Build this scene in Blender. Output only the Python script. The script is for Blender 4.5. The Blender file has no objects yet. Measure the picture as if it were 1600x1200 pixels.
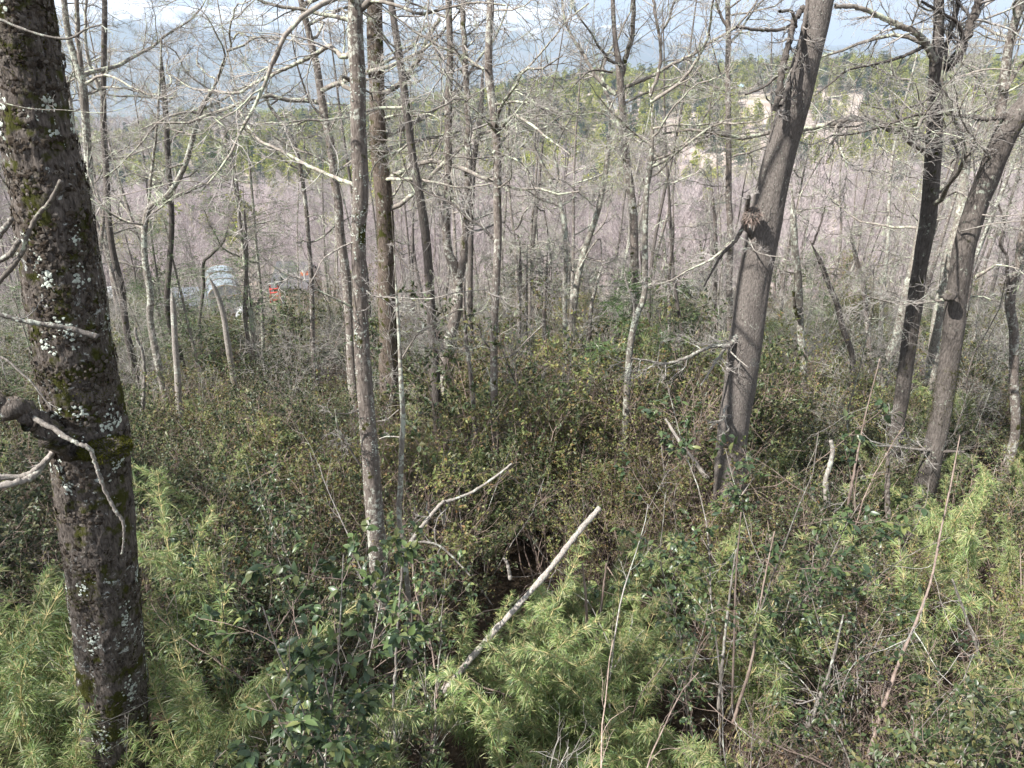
import bpy, math, random
import numpy as np
from mathutils import Vector
R = math.radians
rng = np.random.default_rng(7)
random.seed(7)
S = bpy.context.scene
COL = S.collection

# ------------------------------------------------------------------ camera
F = 1111.0                      # focal length in pixels of a 1600 px wide frame
CAM = np.array([0.0, 0.0, 5.7])
PITCH = R(23.0)
cd = bpy.data.cameras.new('camera'); cam = bpy.data.objects.new('camera', cd); COL.objects.link(cam)
cam.location = CAM; cam.rotation_euler = (math.pi/2 - PITCH, 0, 0)
cd.sensor_width = 36; cd.lens = 36*F/1600; cd.clip_start = 0.05; cd.clip_end = 30000
S.camera = cam

# ------------------------------------------------------------------ light
SUN_DIR = np.array([-0.66, -0.42, 0.80]); SUN_DIR /= np.linalg.norm(SUN_DIR)   # towards the sun
sun_el = math.asin(SUN_DIR[2]); sun_az = math.atan2(SUN_DIR[0], SUN_DIR[1])
W = bpy.data.worlds.new('World'); S.world = W; W.use_nodes = True
nt = W.node_tree; nt.nodes.clear()
out = nt.nodes.new('ShaderNodeOutputWorld'); bg = nt.nodes.new('ShaderNodeBackground')
sky = nt.nodes.new('ShaderNodeTexSky'); sky.sky_type = 'NISHITA'; sky.sun_disc = False
sky.sun_elevation = sun_el; sky.sun_rotation = sun_az
sky.air_density = 1.0; sky.dust_density = 1.5; sky.ozone_density = 1.5; sky.altitude = 800
tc = nt.nodes.new('ShaderNodeTexCoord'); mp = nt.nodes.new('ShaderNodeMapping'); mp.inputs['Scale'].default_value = (1, 1, 3.2)
no = nt.nodes.new('ShaderNodeTexNoise'); no.inputs['Scale'].default_value = 2.2; no.inputs['Detail'].default_value = 7; no.inputs['Roughness'].default_value = .6
cr = nt.nodes.new('ShaderNodeValToRGB'); cr.color_ramp.elements[0].position = .34; cr.color_ramp.elements[1].position = .54
mx = nt.nodes.new('ShaderNodeMix'); mx.data_type = 'RGBA'
nt.links.new(tc.outputs['Generated'], mp.inputs['Vector']); nt.links.new(mp.outputs[0], no.inputs['Vector'])
nt.links.new(no.outputs['Fac'], cr.inputs['Fac']); nt.links.new(cr.outputs['Color'], mx.inputs[0])
nt.links.new(sky.outputs[0], mx.inputs[6]); mx.inputs[7].default_value = (9.0, 9.2, 9.5, 1)
nt.links.new(mx.outputs[2], bg.inputs['Color']); bg.inputs['Strength'].default_value = 0.05
nt.links.new(bg.outputs[0], out.inputs['Surface'])
sl = bpy.data.lights.new('sun', 'SUN'); sl.energy = 5.0; sl.angle = R(0.6); sl.color = (1.0, .965, .915)
so = bpy.data.objects.new('sun', sl); COL.objects.link(so)
so.rotation_euler = Vector((-SUN_DIR)).to_track_quat('-Z', 'Y').to_euler(); so.location = (0, 0, 60)
S.view_settings.view_transform = 'Standard'; S.view_settings.look = 'None'
S.view_settings.gamma = 1; S.view_settings.use_curve_mapping = False; S.view_settings.exposure = 1.48
S.render.engine = 'CYCLES'; S.cycles.use_denoising = True; S.cycles.denoising_input_passes = 'RGB_ALBEDO_NORMAL'; S.cycles.denoising_prefilter = 'ACCURATE'
S.cycles.max_bounces = 5; S.cycles.diffuse_bounces = 2; S.cycles.glossy_bounces = 1; S.cycles.transmission_bounces = 3
S.cycles.volume_bounces = 0; S.cycles.transparent_max_bounces = 4
S.cycles.sample_clamp_indirect = 4

# ------------------------------------------------------------------ pixel <-> place
cp, sp = math.cos(PITCH), math.sin(PITCH)
def ray(px, py):
    a = (px-800)/F; b = (600-py)/F
    return np.array([a, cp + b*sp, -sp + b*cp])
def at(px, py, Y):                      # the point seen at a pixel at ground distance Y
    d = ray(px, py); return CAM + d*(Y/d[1])
def pix(P):
    P = np.asarray(P, float) - CAM
    dep = P[..., 1]*cp - P[..., 2]*sp
    up = P[..., 1]*sp + P[..., 2]*cp
    dep = np.where(dep < .01, .01, dep)
    return 800 + F*P[..., 0]/dep, 600 - F*up/dep, dep

# ------------------------------------------------------------------ noise
def _h(ix, iy, iz, s):
    n = (ix*374761393 + iy*668265263 + iz*2147483647 + s*974711) & 0xffffffff
    n = ((n ^ (n >> 13))*1274126177) & 0xffffffff
    n = ((n ^ (n >> 16))*2246822519) & 0xffffffff
    return ((n ^ (n >> 15)) & 0xffff)/65535.0
def vn(P, s=0):
    P = np.asarray(P, float); i = np.floor(P).astype(np.int64); f = P - i; f = f*f*(3-2*f)
    x, y, z = i[..., 0], i[..., 1], i[..., 2]; fx, fy, fz = f[..., 0], f[..., 1], f[..., 2]
    def l(a, b, t): return a + (b-a)*t
    return l(l(l(_h(x, y, z, s), _h(x+1, y, z, s), fx), l(_h(x, y+1, z, s), _h(x+1, y+1, z, s), fx), fy),
             l(l(_h(x, y, z+1, s), _h(x+1, y, z+1, s), fx), l(_h(x, y+1, z+1, s), _h(x+1, y+1, z+1, s), fx), fy), fz)*2-1
def fbm(P, o=4, s=0):
    P = np.asarray(P, float); a = 1; r = 0; t = 0
    for k in range(o):
        r = r + a*vn(P*2**k, s+k*17); t += a; a *= .5
    return r/t
def n2(x, y, sc, o=3, s=0):
    x = np.asarray(x, float); y = np.asarray(y, float)
    return fbm(np.stack([x/sc, y/sc, np.zeros_like(x)], -1), o, s)
def sst(t):
    t = np.clip(t, 0, 1); return t*t*(3-2*t)

# ------------------------------------------------------------------ terrain
def crest(az):        # height of the far wooded hill's ridge by direction
    return np.interp(az, [-.85, -.5, -.25, -.05, .1, .35, .8], [-36, -34, -27, -14, 2, 11, 14])
def T(x, y):
    x = np.asarray(x, float); y = np.asarray(y, float)
    z = np.interp(y, [-400, -80, 0, 42, 80, 150, 300, 330], [26, 13, 0, -7.3, -23, -31, -42, -43])
    r = np.hypot(x, y); az = x/np.maximum(y, 1)
    s = sst((y-325)/310)
    z = z + s*(crest(np.clip(az, -1, 1)) - z)*(y > 0)
    z = z + (s > 0)*s*5*n2(x, y, 90, 3, 5)
    b = sst((y-650)/600); z = z + b*(-95 - z)
    z = z + 9*n2(x, y, 75, 2, 12)*sst((y-95)/70)*(1-sst((y-420)/100))
    z = z + .22*n2(x, y, 3.1, 3, 1)*(r < 400) + n2(x, y, 40, 2, 2)*np.clip(r/80, 0, 1)*1.2
    return z
def T1(x, y): return float(T(np.array([x]), np.array([y]))[0])

# ------------------------------------------------------------------ mesh tools
class Acc:
    def __init__(s): s.V = []; s.F = []; s.n = 0      # F: (faces array, material)
    def add(s, V, faces, m=0):
        s.V.append(np.asarray(V, np.float32).reshape(-1, 3))
        for f in faces: s.F.append((np.asarray(f, np.int64) + s.n, m))
        s.n += s.V[-1].shape[0]
    def mesh(s, name, mats, smooth=True, offset=None):
        V = np.concatenate(s.V)
        if offset is not None: V = V - np.asarray(offset, np.float32)
        me = bpy.data.meshes.new(name)
        me.vertices.add(len(V)); me.vertices.foreach_set('co', V.ravel())
        loops = np.concatenate([f.ravel() for f, m in s.F])
        tot = np.concatenate([np.full(len(f), f.shape[1]) for f, m in s.F])
        mi = np.concatenate([np.full(len(f), m) for f, m in s.F])
        me.loops.add(len(loops)); me.loops.foreach_set('vertex_index', loops.astype(np.int32))
        me.polygons.add(len(tot)); st = np.concatenate([[0], np.cumsum(tot)[:-1]])
        me.polygons.foreach_set('loop_start', st.astype(np.int32))
        me.polygons.foreach_set('material_index', mi.astype(np.int32))
        me.polygons.foreach_set('use_smooth', np.full(len(tot), smooth))
        me.update(calc_edges=True)
        for m in mats: me.materials.append(m)
        return me
def nrm(v): return v/np.maximum(np.linalg.norm(v, axis=-1, keepdims=True), 1e-9)
def tubes(acc, P, r, sides, m=0, cap=False):
    """P (N,K,3) centre lines, r (N,K) radii: N tubes in one go"""
    P = np.asarray(P, float); r = np.asarray(r, float)
    if P.ndim == 2: P = P[None]; r = r[None]
    N, K = P.shape[:2]
    t = nrm(np.gradient(P, axis=1)); mt = nrm(P[:, -1]-P[:, 0])
    ref = np.where(np.abs(mt[:, 2:3]) > .8, np.array([[1., 0, 0]]), np.array([[0, 0, 1.]]))[:, None, :]
    u = nrm(ref - (ref*t).sum(-1, keepdims=True)*t); v = np.cross(t, u)
    a = np.arange(sides)*2*math.pi/sides
    V = P[:, :, None, :] + r[:, :, None, None]*(np.cos(a)[None, None, :, None]*u[:, :, None, :] + np.sin(a)[None, None, :, None]*v[:, :, None, :])
    i = np.arange(K-1)[:, None]*sides; j = np.arange(sides)[None, :]; jn = (j+1) % sides
    q = np.stack([i+j, i+jn, i+sides+jn, i+sides+j], -1).reshape(-1, 4)
    q = (q[None] + (np.arange(N)*K*sides)[:, None, None]).reshape(-1, 4)
    fs = [q]
    if cap:
        for n in range(N):
            b = n*K*sides; fs.append(np.array([[b+(K-1)*sides+k for k in range(sides)]])); fs.append(np.array([[b+k for k in range(sides)][::-1]]))
    acc.add(V, fs, m)
def catmull(pts, n):
    p = np.asarray(pts, float); K = len(p)
    if K < 3: t = np.linspace(0, 1, n)[:, None]; return p[0]*(1-t) + p[-1]*t
    q = np.vstack([2*p[0]-p[1], p, 2*p[-1]-p[-2]])
    t = np.linspace(0, K-1-1e-6, n); i = t.astype(int); f = (t-i)[:, None]
    a, b, c, d = q[i], q[i+1], q[i+2], q[i+3]
    return .5*((2*b) + (-a+c)*f + (2*a-5*b+4*c-d)*f**2 + (-a+3*b-3*c+d)*f**3)
def grow(g, P0, R0, n, ln, ang, K, wig, up, t0=.25, t1=1., rf=.6, taper=.25, rmin=.002, flat=0):
    """children of N parent lines"""
    N, KP = P0.shape[:2]; M = N*n
    idx = np.repeat(np.arange(N), n)
    t = g.uniform(t0, t1, M)*(KP-1-1e-4); i = t.astype(int); f = (t-i)[:, None]
    A = P0[idx, i]; B = P0[idx, i+1]; st = A*(1-f)+B*f; tan = nrm(B-A)
    ra = R0[idx, i]*(1-f[:, 0]) + R0[idx, i+1]*f[:, 0]
    perp = nrm(np.cross(tan, g.normal(size=(M, 3))))
    if flat: perp = nrm(perp*np.array([1, 1, 1-flat]))
    an = R(1)*g.uniform(ang[0], ang[1], M)[:, None]
    d = nrm(np.cos(an)*tan + np.sin(an)*perp + np.array([0, 0, up]))
    L = ln*g.uniform(.45, 1.25, M)*(1.15-.5*t/(KP-1))
    pts = [st]; w = g.normal(size=(M, 3))*wig
    for k in range(K-1):
        pts.append(pts[-1] + d*(L/(K-1))[:, None])
        d = nrm(d + g.normal(size=(M, 3))*wig + np.array([0, 0, up*.35]))
    P = np.stack(pts, 1)
    r0 = np.maximum(ra*rf*g.uniform(.6, 1, M), rmin)
    rr = r0[:, None]*np.linspace(1, taper, K)[None]
    return P, np.maximum(rr, rmin*.6)
def leaves(acc, pos, dr, ln, wd, fold=.25, m=0, g=rng, droop=0., full=False):
    N = len(pos); dr = nrm(dr + np.array([0, 0, -droop])); side = nrm(np.cross(dr, g.normal(size=(N, 3)) + np.array([0, 0, 2.2])))
    up = np.cross(side, dr); ln = np.broadcast_to(ln, N)[:, None]; wd = np.broadcast_to(wd, N)[:, None]
    if not full:
        V = np.stack([pos, pos+dr*ln*.45+side*wd*.5+up*wd*fold, pos+dr*ln-up*ln*.08, pos+dr*ln*.45-side*wd*.5+up*wd*fold], 1)
        o = (np.arange(N)*4)[:, None]
        acc.add(V, [np.concatenate([o+np.array([[0, 1, 2]]), o+np.array([[0, 2, 3]])])], m)
    else:
        c = []
        for t, h in ((0, 0), (.22, .36), (.5, .5), (.78, .3), (1, 0)):
            ctr = pos + dr*ln*t - up*ln*.22*t*t
            if h == 0: c.append(ctr)
            else: c += [ctr+side*wd*h+up*wd*fold*h*1.6, ctr, ctr-side*wd*h+up*wd*fold*h*1.6]
        V = np.stack(c, 1); o = (np.arange(N)*11)[:, None]
        tri = [o+np.array([[0, 1, 2]]), o+np.array([[0, 2, 3]]), o+np.array([[7, 10, 8]]), o+np.array([[8, 10, 9]])]
        qd = [o+np.array([q]) for q in ([1, 4, 5, 2], [2, 5, 6, 3], [4, 7, 8, 5], [5, 8, 9, 6])]
        acc.add(V, [np.concatenate(tri), np.concatenate(qd)], m)
def blades(acc, pos, dr, ln, wd, bend, m=0, g=rng):
    N = len(pos); dr = nrm(dr); side = nrm(np.cross(dr, g.normal(size=(N, 3))*.7 + np.array([0, 0, 1.])))
    ln = ln[:, None]; wd = np.broadcast_to(wd, N)[:, None]; dn = np.array([0, 0, -1.])[None]*bend[:, None]
    c1 = pos+dr*ln*.33+dn*ln*.08; c2 = pos+dr*ln*.7+dn*ln*.34; c3 = pos+dr*ln+dn*ln*.75
    V = np.stack([pos, c1+side*wd*.5, c1-side*wd*.5, c2+side*wd*.4, c2-side*wd*.4, c3], 1); o = (np.arange(N)*6)[:, None]
    acc.add(V, [np.concatenate([o+np.array([[0, 1, 2]]), o+np.array([[3, 5, 4]])]), o+np.array([[1, 3, 4, 2]])], m)

def tag(o, label=None, cat=None, group=None, kind=None):
    for k, v in (('label', label), ('category', cat), ('group', group), ('kind', kind)):
        if v: o[k] = v
    return o
def link(name, me, parent=None, loc=None):
    o = bpy.data.objects.new(name, me); COL.objects.link(o)
    if parent is not None: o.parent = parent
    if loc is not None: o.location = loc
    return o
def empty(name, loc):
    o = bpy.data.objects.new(name, None); COL.objects.link(o); o.location = loc; o.empty_display_size = .2
    return o

# ------------------------------------------------------------------ materials
def nodes(name):
    m = bpy.data.materials.new(name); m.use_nodes = True
    t = m.node_tree; b = t.nodes['Principled BSDF']; return m, t, b
def ramp(t, pts, src=None):
    c = t.nodes.new('ShaderNodeValToRGB'); e = c.color_ramp.elements
    while len(e) < len(pts): e.new(.5)
    for k, (p, col) in enumerate(pts):
        e[k].position = p; e[k].color = (*col, 1) if len(col) == 3 else col
    if src: t.links.new(src, c.inputs['Fac'])
    return c
def noise(t, vec, sc, det=4, ro=.6, dist=0):
    n = t.nodes.new('ShaderNodeTexNoise'); n.inputs['Scale'].default_value = sc; n.inputs['Detail'].default_value = det
    n.inputs['Roughness'].default_value = ro; n.inputs['Distortion'].default_value = dist
    if vec: t.links.new(vec, n.inputs['Vector'])
    return n
def mixc(t, fac, a, b):
    m = t.nodes.new('ShaderNodeMix'); m.data_type = 'RGBA'
    for s, i in ((fac, 0), (a, 6), (b, 7)):
        if isinstance(s, (int, float)): m.inputs[i].default_value = s
        elif isinstance(s, tuple): m.inputs[i].default_value = (*s, 1)
        else: t.links.new(s, m.inputs[i])
    return m.outputs[2]
def bark(name, c0, c1, lichen=.5, moss=.0, lc=(.42, .45, .36), sc=1., bump=.7, rand=.25):
    m, t, b = nodes(name)
    tc = t.nodes.new('ShaderNodeTexCoord'); mp = t.nodes.new('ShaderNodeMapping')
    mp.inputs['Scale'].default_value = (1, 1, .28); t.links.new(tc.outputs['Object'], mp.inputs['Vector'])
    oi = t.nodes.new('ShaderNodeObjectInfo'); ad = t.nodes.new('ShaderNodeVectorMath'); ad.operation = 'ADD'
    sc_ = t.nodes.new('ShaderNodeMath'); sc_.operation = 'MULTIPLY'; sc_.inputs[1].default_value = 37
    t.links.new(oi.outputs['Random'], sc_.inputs[0]); t.links.new(tc.outputs['Object'], ad.inputs[0]); t.links.new(sc_.outputs[0], ad.inputs[1])
    fine = noise(t, mp.outputs[0], 26*sc, 5, .65, .4)
    base = ramp(t, [(.3, c0), (.62, c1)], fine.outputs['Fac']).outputs['Color']
    big = noise(t, ad.outputs[0], 1.4*sc, 3, .55)
    hsv = t.nodes.new('ShaderNodeHueSaturation'); t.links.new(base, hsv.inputs['Color'])
    mr = t.nodes.new('ShaderNodeMapRange'); mr.inputs[3].default_value = 1-rand; mr.inputs[4].default_value = 1+rand*1.6
    t.links.new(oi.outputs['Random'], mr.inputs[0]); t.links.new(mr.outputs[0], hsv.inputs['Value'])
    col = hsv.outputs[0]
    if lichen:
        l1 = noise(t, ad.outputs[0], 9*sc, 6, .72, .3)
        l2 = t.nodes.new('ShaderNodeMath'); l2.operation = 'ADD'; t.links.new(l1.outputs['Fac'], l2.inputs[0])
        l3 = t.nodes.new('ShaderNodeMath'); l3.operation = 'MULTIPLY'; l3.inputs[1].default_value = .45; t.links.new(big.outputs['Fac'], l3.inputs[0]); t.links.new(l3.outputs[0], l2.inputs[1])
        th = .98 - lichen*.36
        lr = ramp(t, [(th, (0, 0, 0)), (th+.05, (1, 1, 1))], l2.outputs[0])
        lcol = mixc(t, fine.outputs['Fac'], tuple(v*.75 for v in lc), tuple(min(1, v*1.25) for v in lc))
        col = mixc(t, lr.outputs['Color'], col, lcol)
    if moss:
        m1 = noise(t, ad.outputs[0], 3.1*sc, 5, .6)
        mm = ramp(t, [(.66-moss*.25, (0, 0, 0)), (.72-moss*.22, (1, 1, 1))], m1.outputs['Fac'])
        col = mixc(t, mm.outputs['Color'], col, mixc(t, fine.outputs['Fac'], (.025, .028, .008), (.075, .075, .015)))
    t.links.new(col, b.inputs['Base Color']); b.inputs['Roughness'].default_value = .9; b.inputs['Specular IOR Level'].default_value = .15
    if bump:
        bp = t.nodes.new('ShaderNodeBump'); bp.inputs['Strength'].default_value = bump; bp.inputs['Distance'].default_value = .02
        t.links.new(fine.outputs['Fac'], bp.inputs['Height']); t.links.new(bp.outputs[0], b.inputs['Normal'])
    return m
def leafmat(name, cols, rough=.5, trans=.25, spec=.4):
    m, t, b = nodes(name)
    ge = t.nodes.new('ShaderNodeNewGeometry'); oi = t.nodes.new('ShaderNodeObjectInfo')
    rp = ramp(t, [(k/max(1, len(cols)-1), c) for k, c in enumerate(cols)], ge.outputs['Random Per Island'])
    hsv = t.nodes.new('ShaderNodeHueSaturation'); t.links.new(rp.outputs['Color'], hsv.inputs['Color'])
    mr = t.nodes.new('ShaderNodeMapRange'); mr.inputs[3].default_value = .72; mr.inputs[4].default_value = 1.35
    t.links.new(oi.outputs['Random'], mr.inputs[0]); t.links.new(mr.outputs[0], hsv.inputs['Value'])
    t.links.new(hsv.outputs[0], b.inputs['Base Color']); b.inputs['Roughness'].default_value = rough; b.inputs['Specular IOR Level'].default_value = spec
    if trans:
        tr = t.nodes.new('ShaderNodeBsdfTranslucent'); ms = t.nodes.new('ShaderNodeMixShader'); ms.inputs[0].default_value = trans
        t.links.new(hsv.outputs[0], tr.inputs['Color']); o = t.nodes['Material Output']
        t.links.new(b.outputs[0], ms.inputs[1]); t.links.new(tr.outputs[0], ms.inputs[2]); t.links.new(ms.outputs[0], o.inputs['Surface'])
    return m
def plain(name, c, rough=.7, var=.0, sc=6):
    m, t, b = nodes(name); b.inputs['Roughness'].default_value = rough
    if var:
        tc = t.nodes.new('ShaderNodeTexCoord'); n = noise(t, tc.outputs['Object'], sc, 5)
        r_ = ramp(t, [(.3, tuple(v*(1-var) for v in c)), (.7, tuple(min(1, v*(1+var)) for v in c))], n.outputs['Fac']); t.links.new(r_.outputs['Color'], b.inputs['Base Color'])
    else: b.inputs['Base Color'].default_value = (*c, 1)
    return m
M = {}
M['mossy'] = bark('mossy_bark', (.016, .013, .011), (.165, .14, .122), .40, .62, (.46, .48, .45), 1.9, 1.0, .05)
M['grey'] = bark('grey_bark', (.075, .06, .052), (.235, .20, .175), .56, .22, (.45, .45, .39), 1.9, 1., .08)
M['brown'] = bark('brown_bark', (.04, .03, .024), (.17, .135, .11), .36, .42, (.36, .37, .31), 1.7, 1., .04)
M['dark'] = bark('dark_bark', (.048, .041, .036), (.145, .126, .113), .34, .1, (.32, .34, .28), 1.6, .9, .08)
M['smooth'] = bark('smooth_bark', (.06, .052, .047), (.20, .175, .158), .30, 0, (.36, .37, .31), 3.0, 1.0, .05)
M['pale'] = bark('pale_bark', (.085, .072, .06), (.28, .25, .215), .66, .05, (.47, .49, .41), 1.8, .9)
M['branch'] = bark('branch_bark', (.10, .085, .075), (.26, .23, .20), .62, .05, (.45, .48, .36), 1.2, .4)
M['twig'] = bark('twig_bark', (.155, .135, .128), (.34, .315, .29), .5, 0, (.46, .48, .41), 1, 0)
M['purple'] = bark('valley_twigs', (.24, .20, .20), (.42, .365, .365), .0, 0, sc=.3, bump=0, rand=.42)
M['redtwig'] = bark('red_twigs', (.13, .09, .075), (.30, .235, .20), .15, 0, sc=1, bump=0)
M['dead'] = bark('dead_wood', (.13, .112, .098), (.31, .28, .25), .5, 0, (.45, .47, .40), 2.2, .7)
M['lichen'] = plain('lichen_flakes', (.50, .54, .47), .95, .3, 9)
M['usnea'] = leafmat('hanging_lichen', [(.38, .44, .28), (.5, .55, .38)], .9, .3, .1)
M['moss'] = leafmat('moss_tufts', [(.03, .035, .008), (.09, .09, .015), (.05, .05, .012)], .95, .2, .05)
M['dleaf'] = leafmat('dark_leaves', [(.028, .045, .02), (.05, .072, .028), (.08, .105, .038), (.038, .056, .028), (.13, .12, .045), (.065, .085, .045)], .45, .1)
M['lleaf'] = leafmat('light_leaves', [(.10, .135, .04), (.16, .19, .06), (.22, .20, .07), (.12, .155, .05), (.22, .13, .06), (.18, .22, .08)], .5, .3)
M['gleaf'] = leafmat('glossy_leaves', [(.035, .06, .032), (.055, .09, .042), (.10, .145, .05), (.045, .07, .042), (.19, .21, .07)], .36, .22, .45)
M['bamboo'] = leafmat('bamboo_blades', [(.11, .19, .06), (.20, .27, .08), (.14, .22, .08), (.31, .35, .13), (.42, .40, .22), (.13, .21, .11)], .45, .3)
M['culm'] = bark('bamboo_culm', (.30, .25, .12), (.45, .38, .2), 0, 0, bump=0)
M['ever'] = leafmat('evergreen_leaves', [(.22, .24, .04), (.36, .34, .06), (.14, .20, .045), (.44, .39, .09)], .6, .2, .2)
M['everdark'] = leafmat('dark_evergreen_leaves', [(.03, .055, .03), (.06, .09, .045), (.045, .07, .04)], .6, .1, .2)
M['fir'] = leafmat('conifer_sprays', [(.05, .085, .035), (.08, .13, .05), (.11, .16, .06)], .6, .15, .2)

# ground: litter near, meadow and bare soil far
def ground_mat():
    m, t, b = nodes('forest_floor'); ge = t.nodes.new('ShaderNodeNewGeometry')
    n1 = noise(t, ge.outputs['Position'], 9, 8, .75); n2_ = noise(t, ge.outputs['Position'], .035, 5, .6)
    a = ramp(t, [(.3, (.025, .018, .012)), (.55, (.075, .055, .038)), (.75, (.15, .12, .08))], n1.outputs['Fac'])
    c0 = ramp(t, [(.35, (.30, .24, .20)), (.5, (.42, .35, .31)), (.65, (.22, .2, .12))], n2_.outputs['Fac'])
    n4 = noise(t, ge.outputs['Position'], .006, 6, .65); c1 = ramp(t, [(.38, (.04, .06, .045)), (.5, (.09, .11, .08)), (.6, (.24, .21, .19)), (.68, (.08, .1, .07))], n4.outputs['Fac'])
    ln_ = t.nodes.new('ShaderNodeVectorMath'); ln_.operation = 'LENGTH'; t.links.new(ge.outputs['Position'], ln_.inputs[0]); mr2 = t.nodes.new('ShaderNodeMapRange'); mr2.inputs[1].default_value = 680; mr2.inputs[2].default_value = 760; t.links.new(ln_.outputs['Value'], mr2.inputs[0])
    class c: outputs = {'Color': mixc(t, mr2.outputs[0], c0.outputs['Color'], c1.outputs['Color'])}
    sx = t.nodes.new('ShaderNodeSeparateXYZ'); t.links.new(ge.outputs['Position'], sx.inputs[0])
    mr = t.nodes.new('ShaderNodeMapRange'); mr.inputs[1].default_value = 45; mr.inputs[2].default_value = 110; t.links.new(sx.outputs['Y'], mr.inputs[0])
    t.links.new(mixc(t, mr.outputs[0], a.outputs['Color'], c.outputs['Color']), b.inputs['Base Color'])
    b.inputs['Roughness'].default_value = .95; b.inputs['Specular IOR Level'].default_value = .1
    bp = t.nodes.new('ShaderNodeBump'); bp.inputs['Distance'].default_value = .05; t.links.new(n1.outputs['Fac'], bp.inputs['Height']); t.links.new(bp.outputs[0], b.inputs['Normal'])
    return m
def far_mat():
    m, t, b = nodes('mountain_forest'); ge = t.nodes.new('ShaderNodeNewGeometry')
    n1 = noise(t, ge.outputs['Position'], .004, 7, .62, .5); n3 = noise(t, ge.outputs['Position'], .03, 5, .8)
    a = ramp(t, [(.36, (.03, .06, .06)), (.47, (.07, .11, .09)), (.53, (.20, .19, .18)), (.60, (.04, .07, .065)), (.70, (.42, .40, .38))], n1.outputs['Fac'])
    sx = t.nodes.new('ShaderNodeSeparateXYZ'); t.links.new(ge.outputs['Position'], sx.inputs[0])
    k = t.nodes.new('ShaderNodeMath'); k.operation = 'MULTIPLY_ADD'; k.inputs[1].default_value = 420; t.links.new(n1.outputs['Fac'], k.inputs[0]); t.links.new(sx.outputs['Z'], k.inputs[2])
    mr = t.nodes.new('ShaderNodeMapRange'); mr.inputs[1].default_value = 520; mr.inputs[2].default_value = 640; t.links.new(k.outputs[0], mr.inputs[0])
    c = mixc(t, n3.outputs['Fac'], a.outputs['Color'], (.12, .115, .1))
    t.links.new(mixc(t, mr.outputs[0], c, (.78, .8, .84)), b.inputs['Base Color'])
    b.inputs['Roughness'].default_value = 1; b.inputs['Specular IOR Level'].default_value = 0
    return m
M['ground'] = ground_mat(); M['far'] = far_mat()

def polar(name, r0, r1, nr, a0, a1, na, fn, mat, closed=False):
    rr = np.geomspace(r0, r1, nr); aa = np.linspace(a0, a1, na, endpoint=not closed)
    X = np.sin(aa)[None]*rr[:, None]; Y = np.cos(aa)[None]*rr[:, None]; Z = fn(X, Y)
    V = np.stack([X, Y, Z], -1).reshape(-1, 3); A = Acc()
    i = np.arange(nr-1)[:, None]*na; j = np.arange(na if closed else na-1)[None]; jn = (j+1) % na
    q = np.stack([i+j, i+na+j, i+na+jn, i+jn], -1).reshape(-1, 4)
    A.add(V, [q]); 
    if closed: A.add(np.array([[0, 0, float(fn(np.array([0.]), np.array([0.]))[0])]]), [np.stack([np.full(na, 0), -A.n+np.arange(na), -A.n+(np.arange(na)+1) % na], -1)[:, ::1]])
    me = A.mesh(name, [mat]); o = link(name, me); tag(o, kind='structure'); return o
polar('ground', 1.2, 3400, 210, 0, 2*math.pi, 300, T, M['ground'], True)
def mtn(x, y):
    r = np.hypot(x, y); az = np.arctan2(x, y)
    pk = np.interp(az, [-1.6, -.8, -.45, -.1, .05, .2, .3, .45, .62, .8, 1.6], [640, 640, 650, 600, 600, 380, 340, 330, 400, 430, 500])
    P = np.stack([x/1500, y/1500, x*0], -1)
    ridge = 1-np.abs(fbm(P, 6, 31))*2.2
    s = sst((r-2600)/4200)*(1-.3*sst((r-7200)/3000))
    z = -110 + s*(pk+70)*(.62+.40*ridge) + 60*sst((r-2300)/900)*n2(x, y, 700, 4, 9)
    return z
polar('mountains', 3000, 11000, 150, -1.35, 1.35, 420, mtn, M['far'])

# ------------------------------------------------------------------ haze
bm_ = Acc(); x0, x1, y0, y1, z0, z1 = -12500, 12500, -4500, 12500, -260, 760
Vb = [(x, y, z) for z in (z0, z1) for y in (y0, y1) for x in (x0, x1)]
bm_.add(np.array(Vb), [np.array([[0, 2, 3, 1], [4, 5, 7, 6], [0, 1, 5, 4], [2, 6, 7, 3], [0, 4, 6, 2], [1, 3, 7, 5]])])
hm = bpy.data.materials.new('haze_air'); hm.use_nodes = True; ht = hm.node_tree; ht.nodes.clear()
ho = ht.nodes.new('ShaderNodeOutputMaterial'); hv = ht.nodes.new('ShaderNodeVolumePrincipled')
hv.inputs['Color'].default_value = (.64, .79, 1, 1); hv.inputs['Density'].default_value = 2.5e-4; hv.inputs['Anisotropy'].default_value = 0.1
ht.links.new(hv.outputs[0], ho.inputs['Volume'])
tag(link('haze', bm_.mesh('haze', [hm], False)), kind='stuff')

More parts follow.
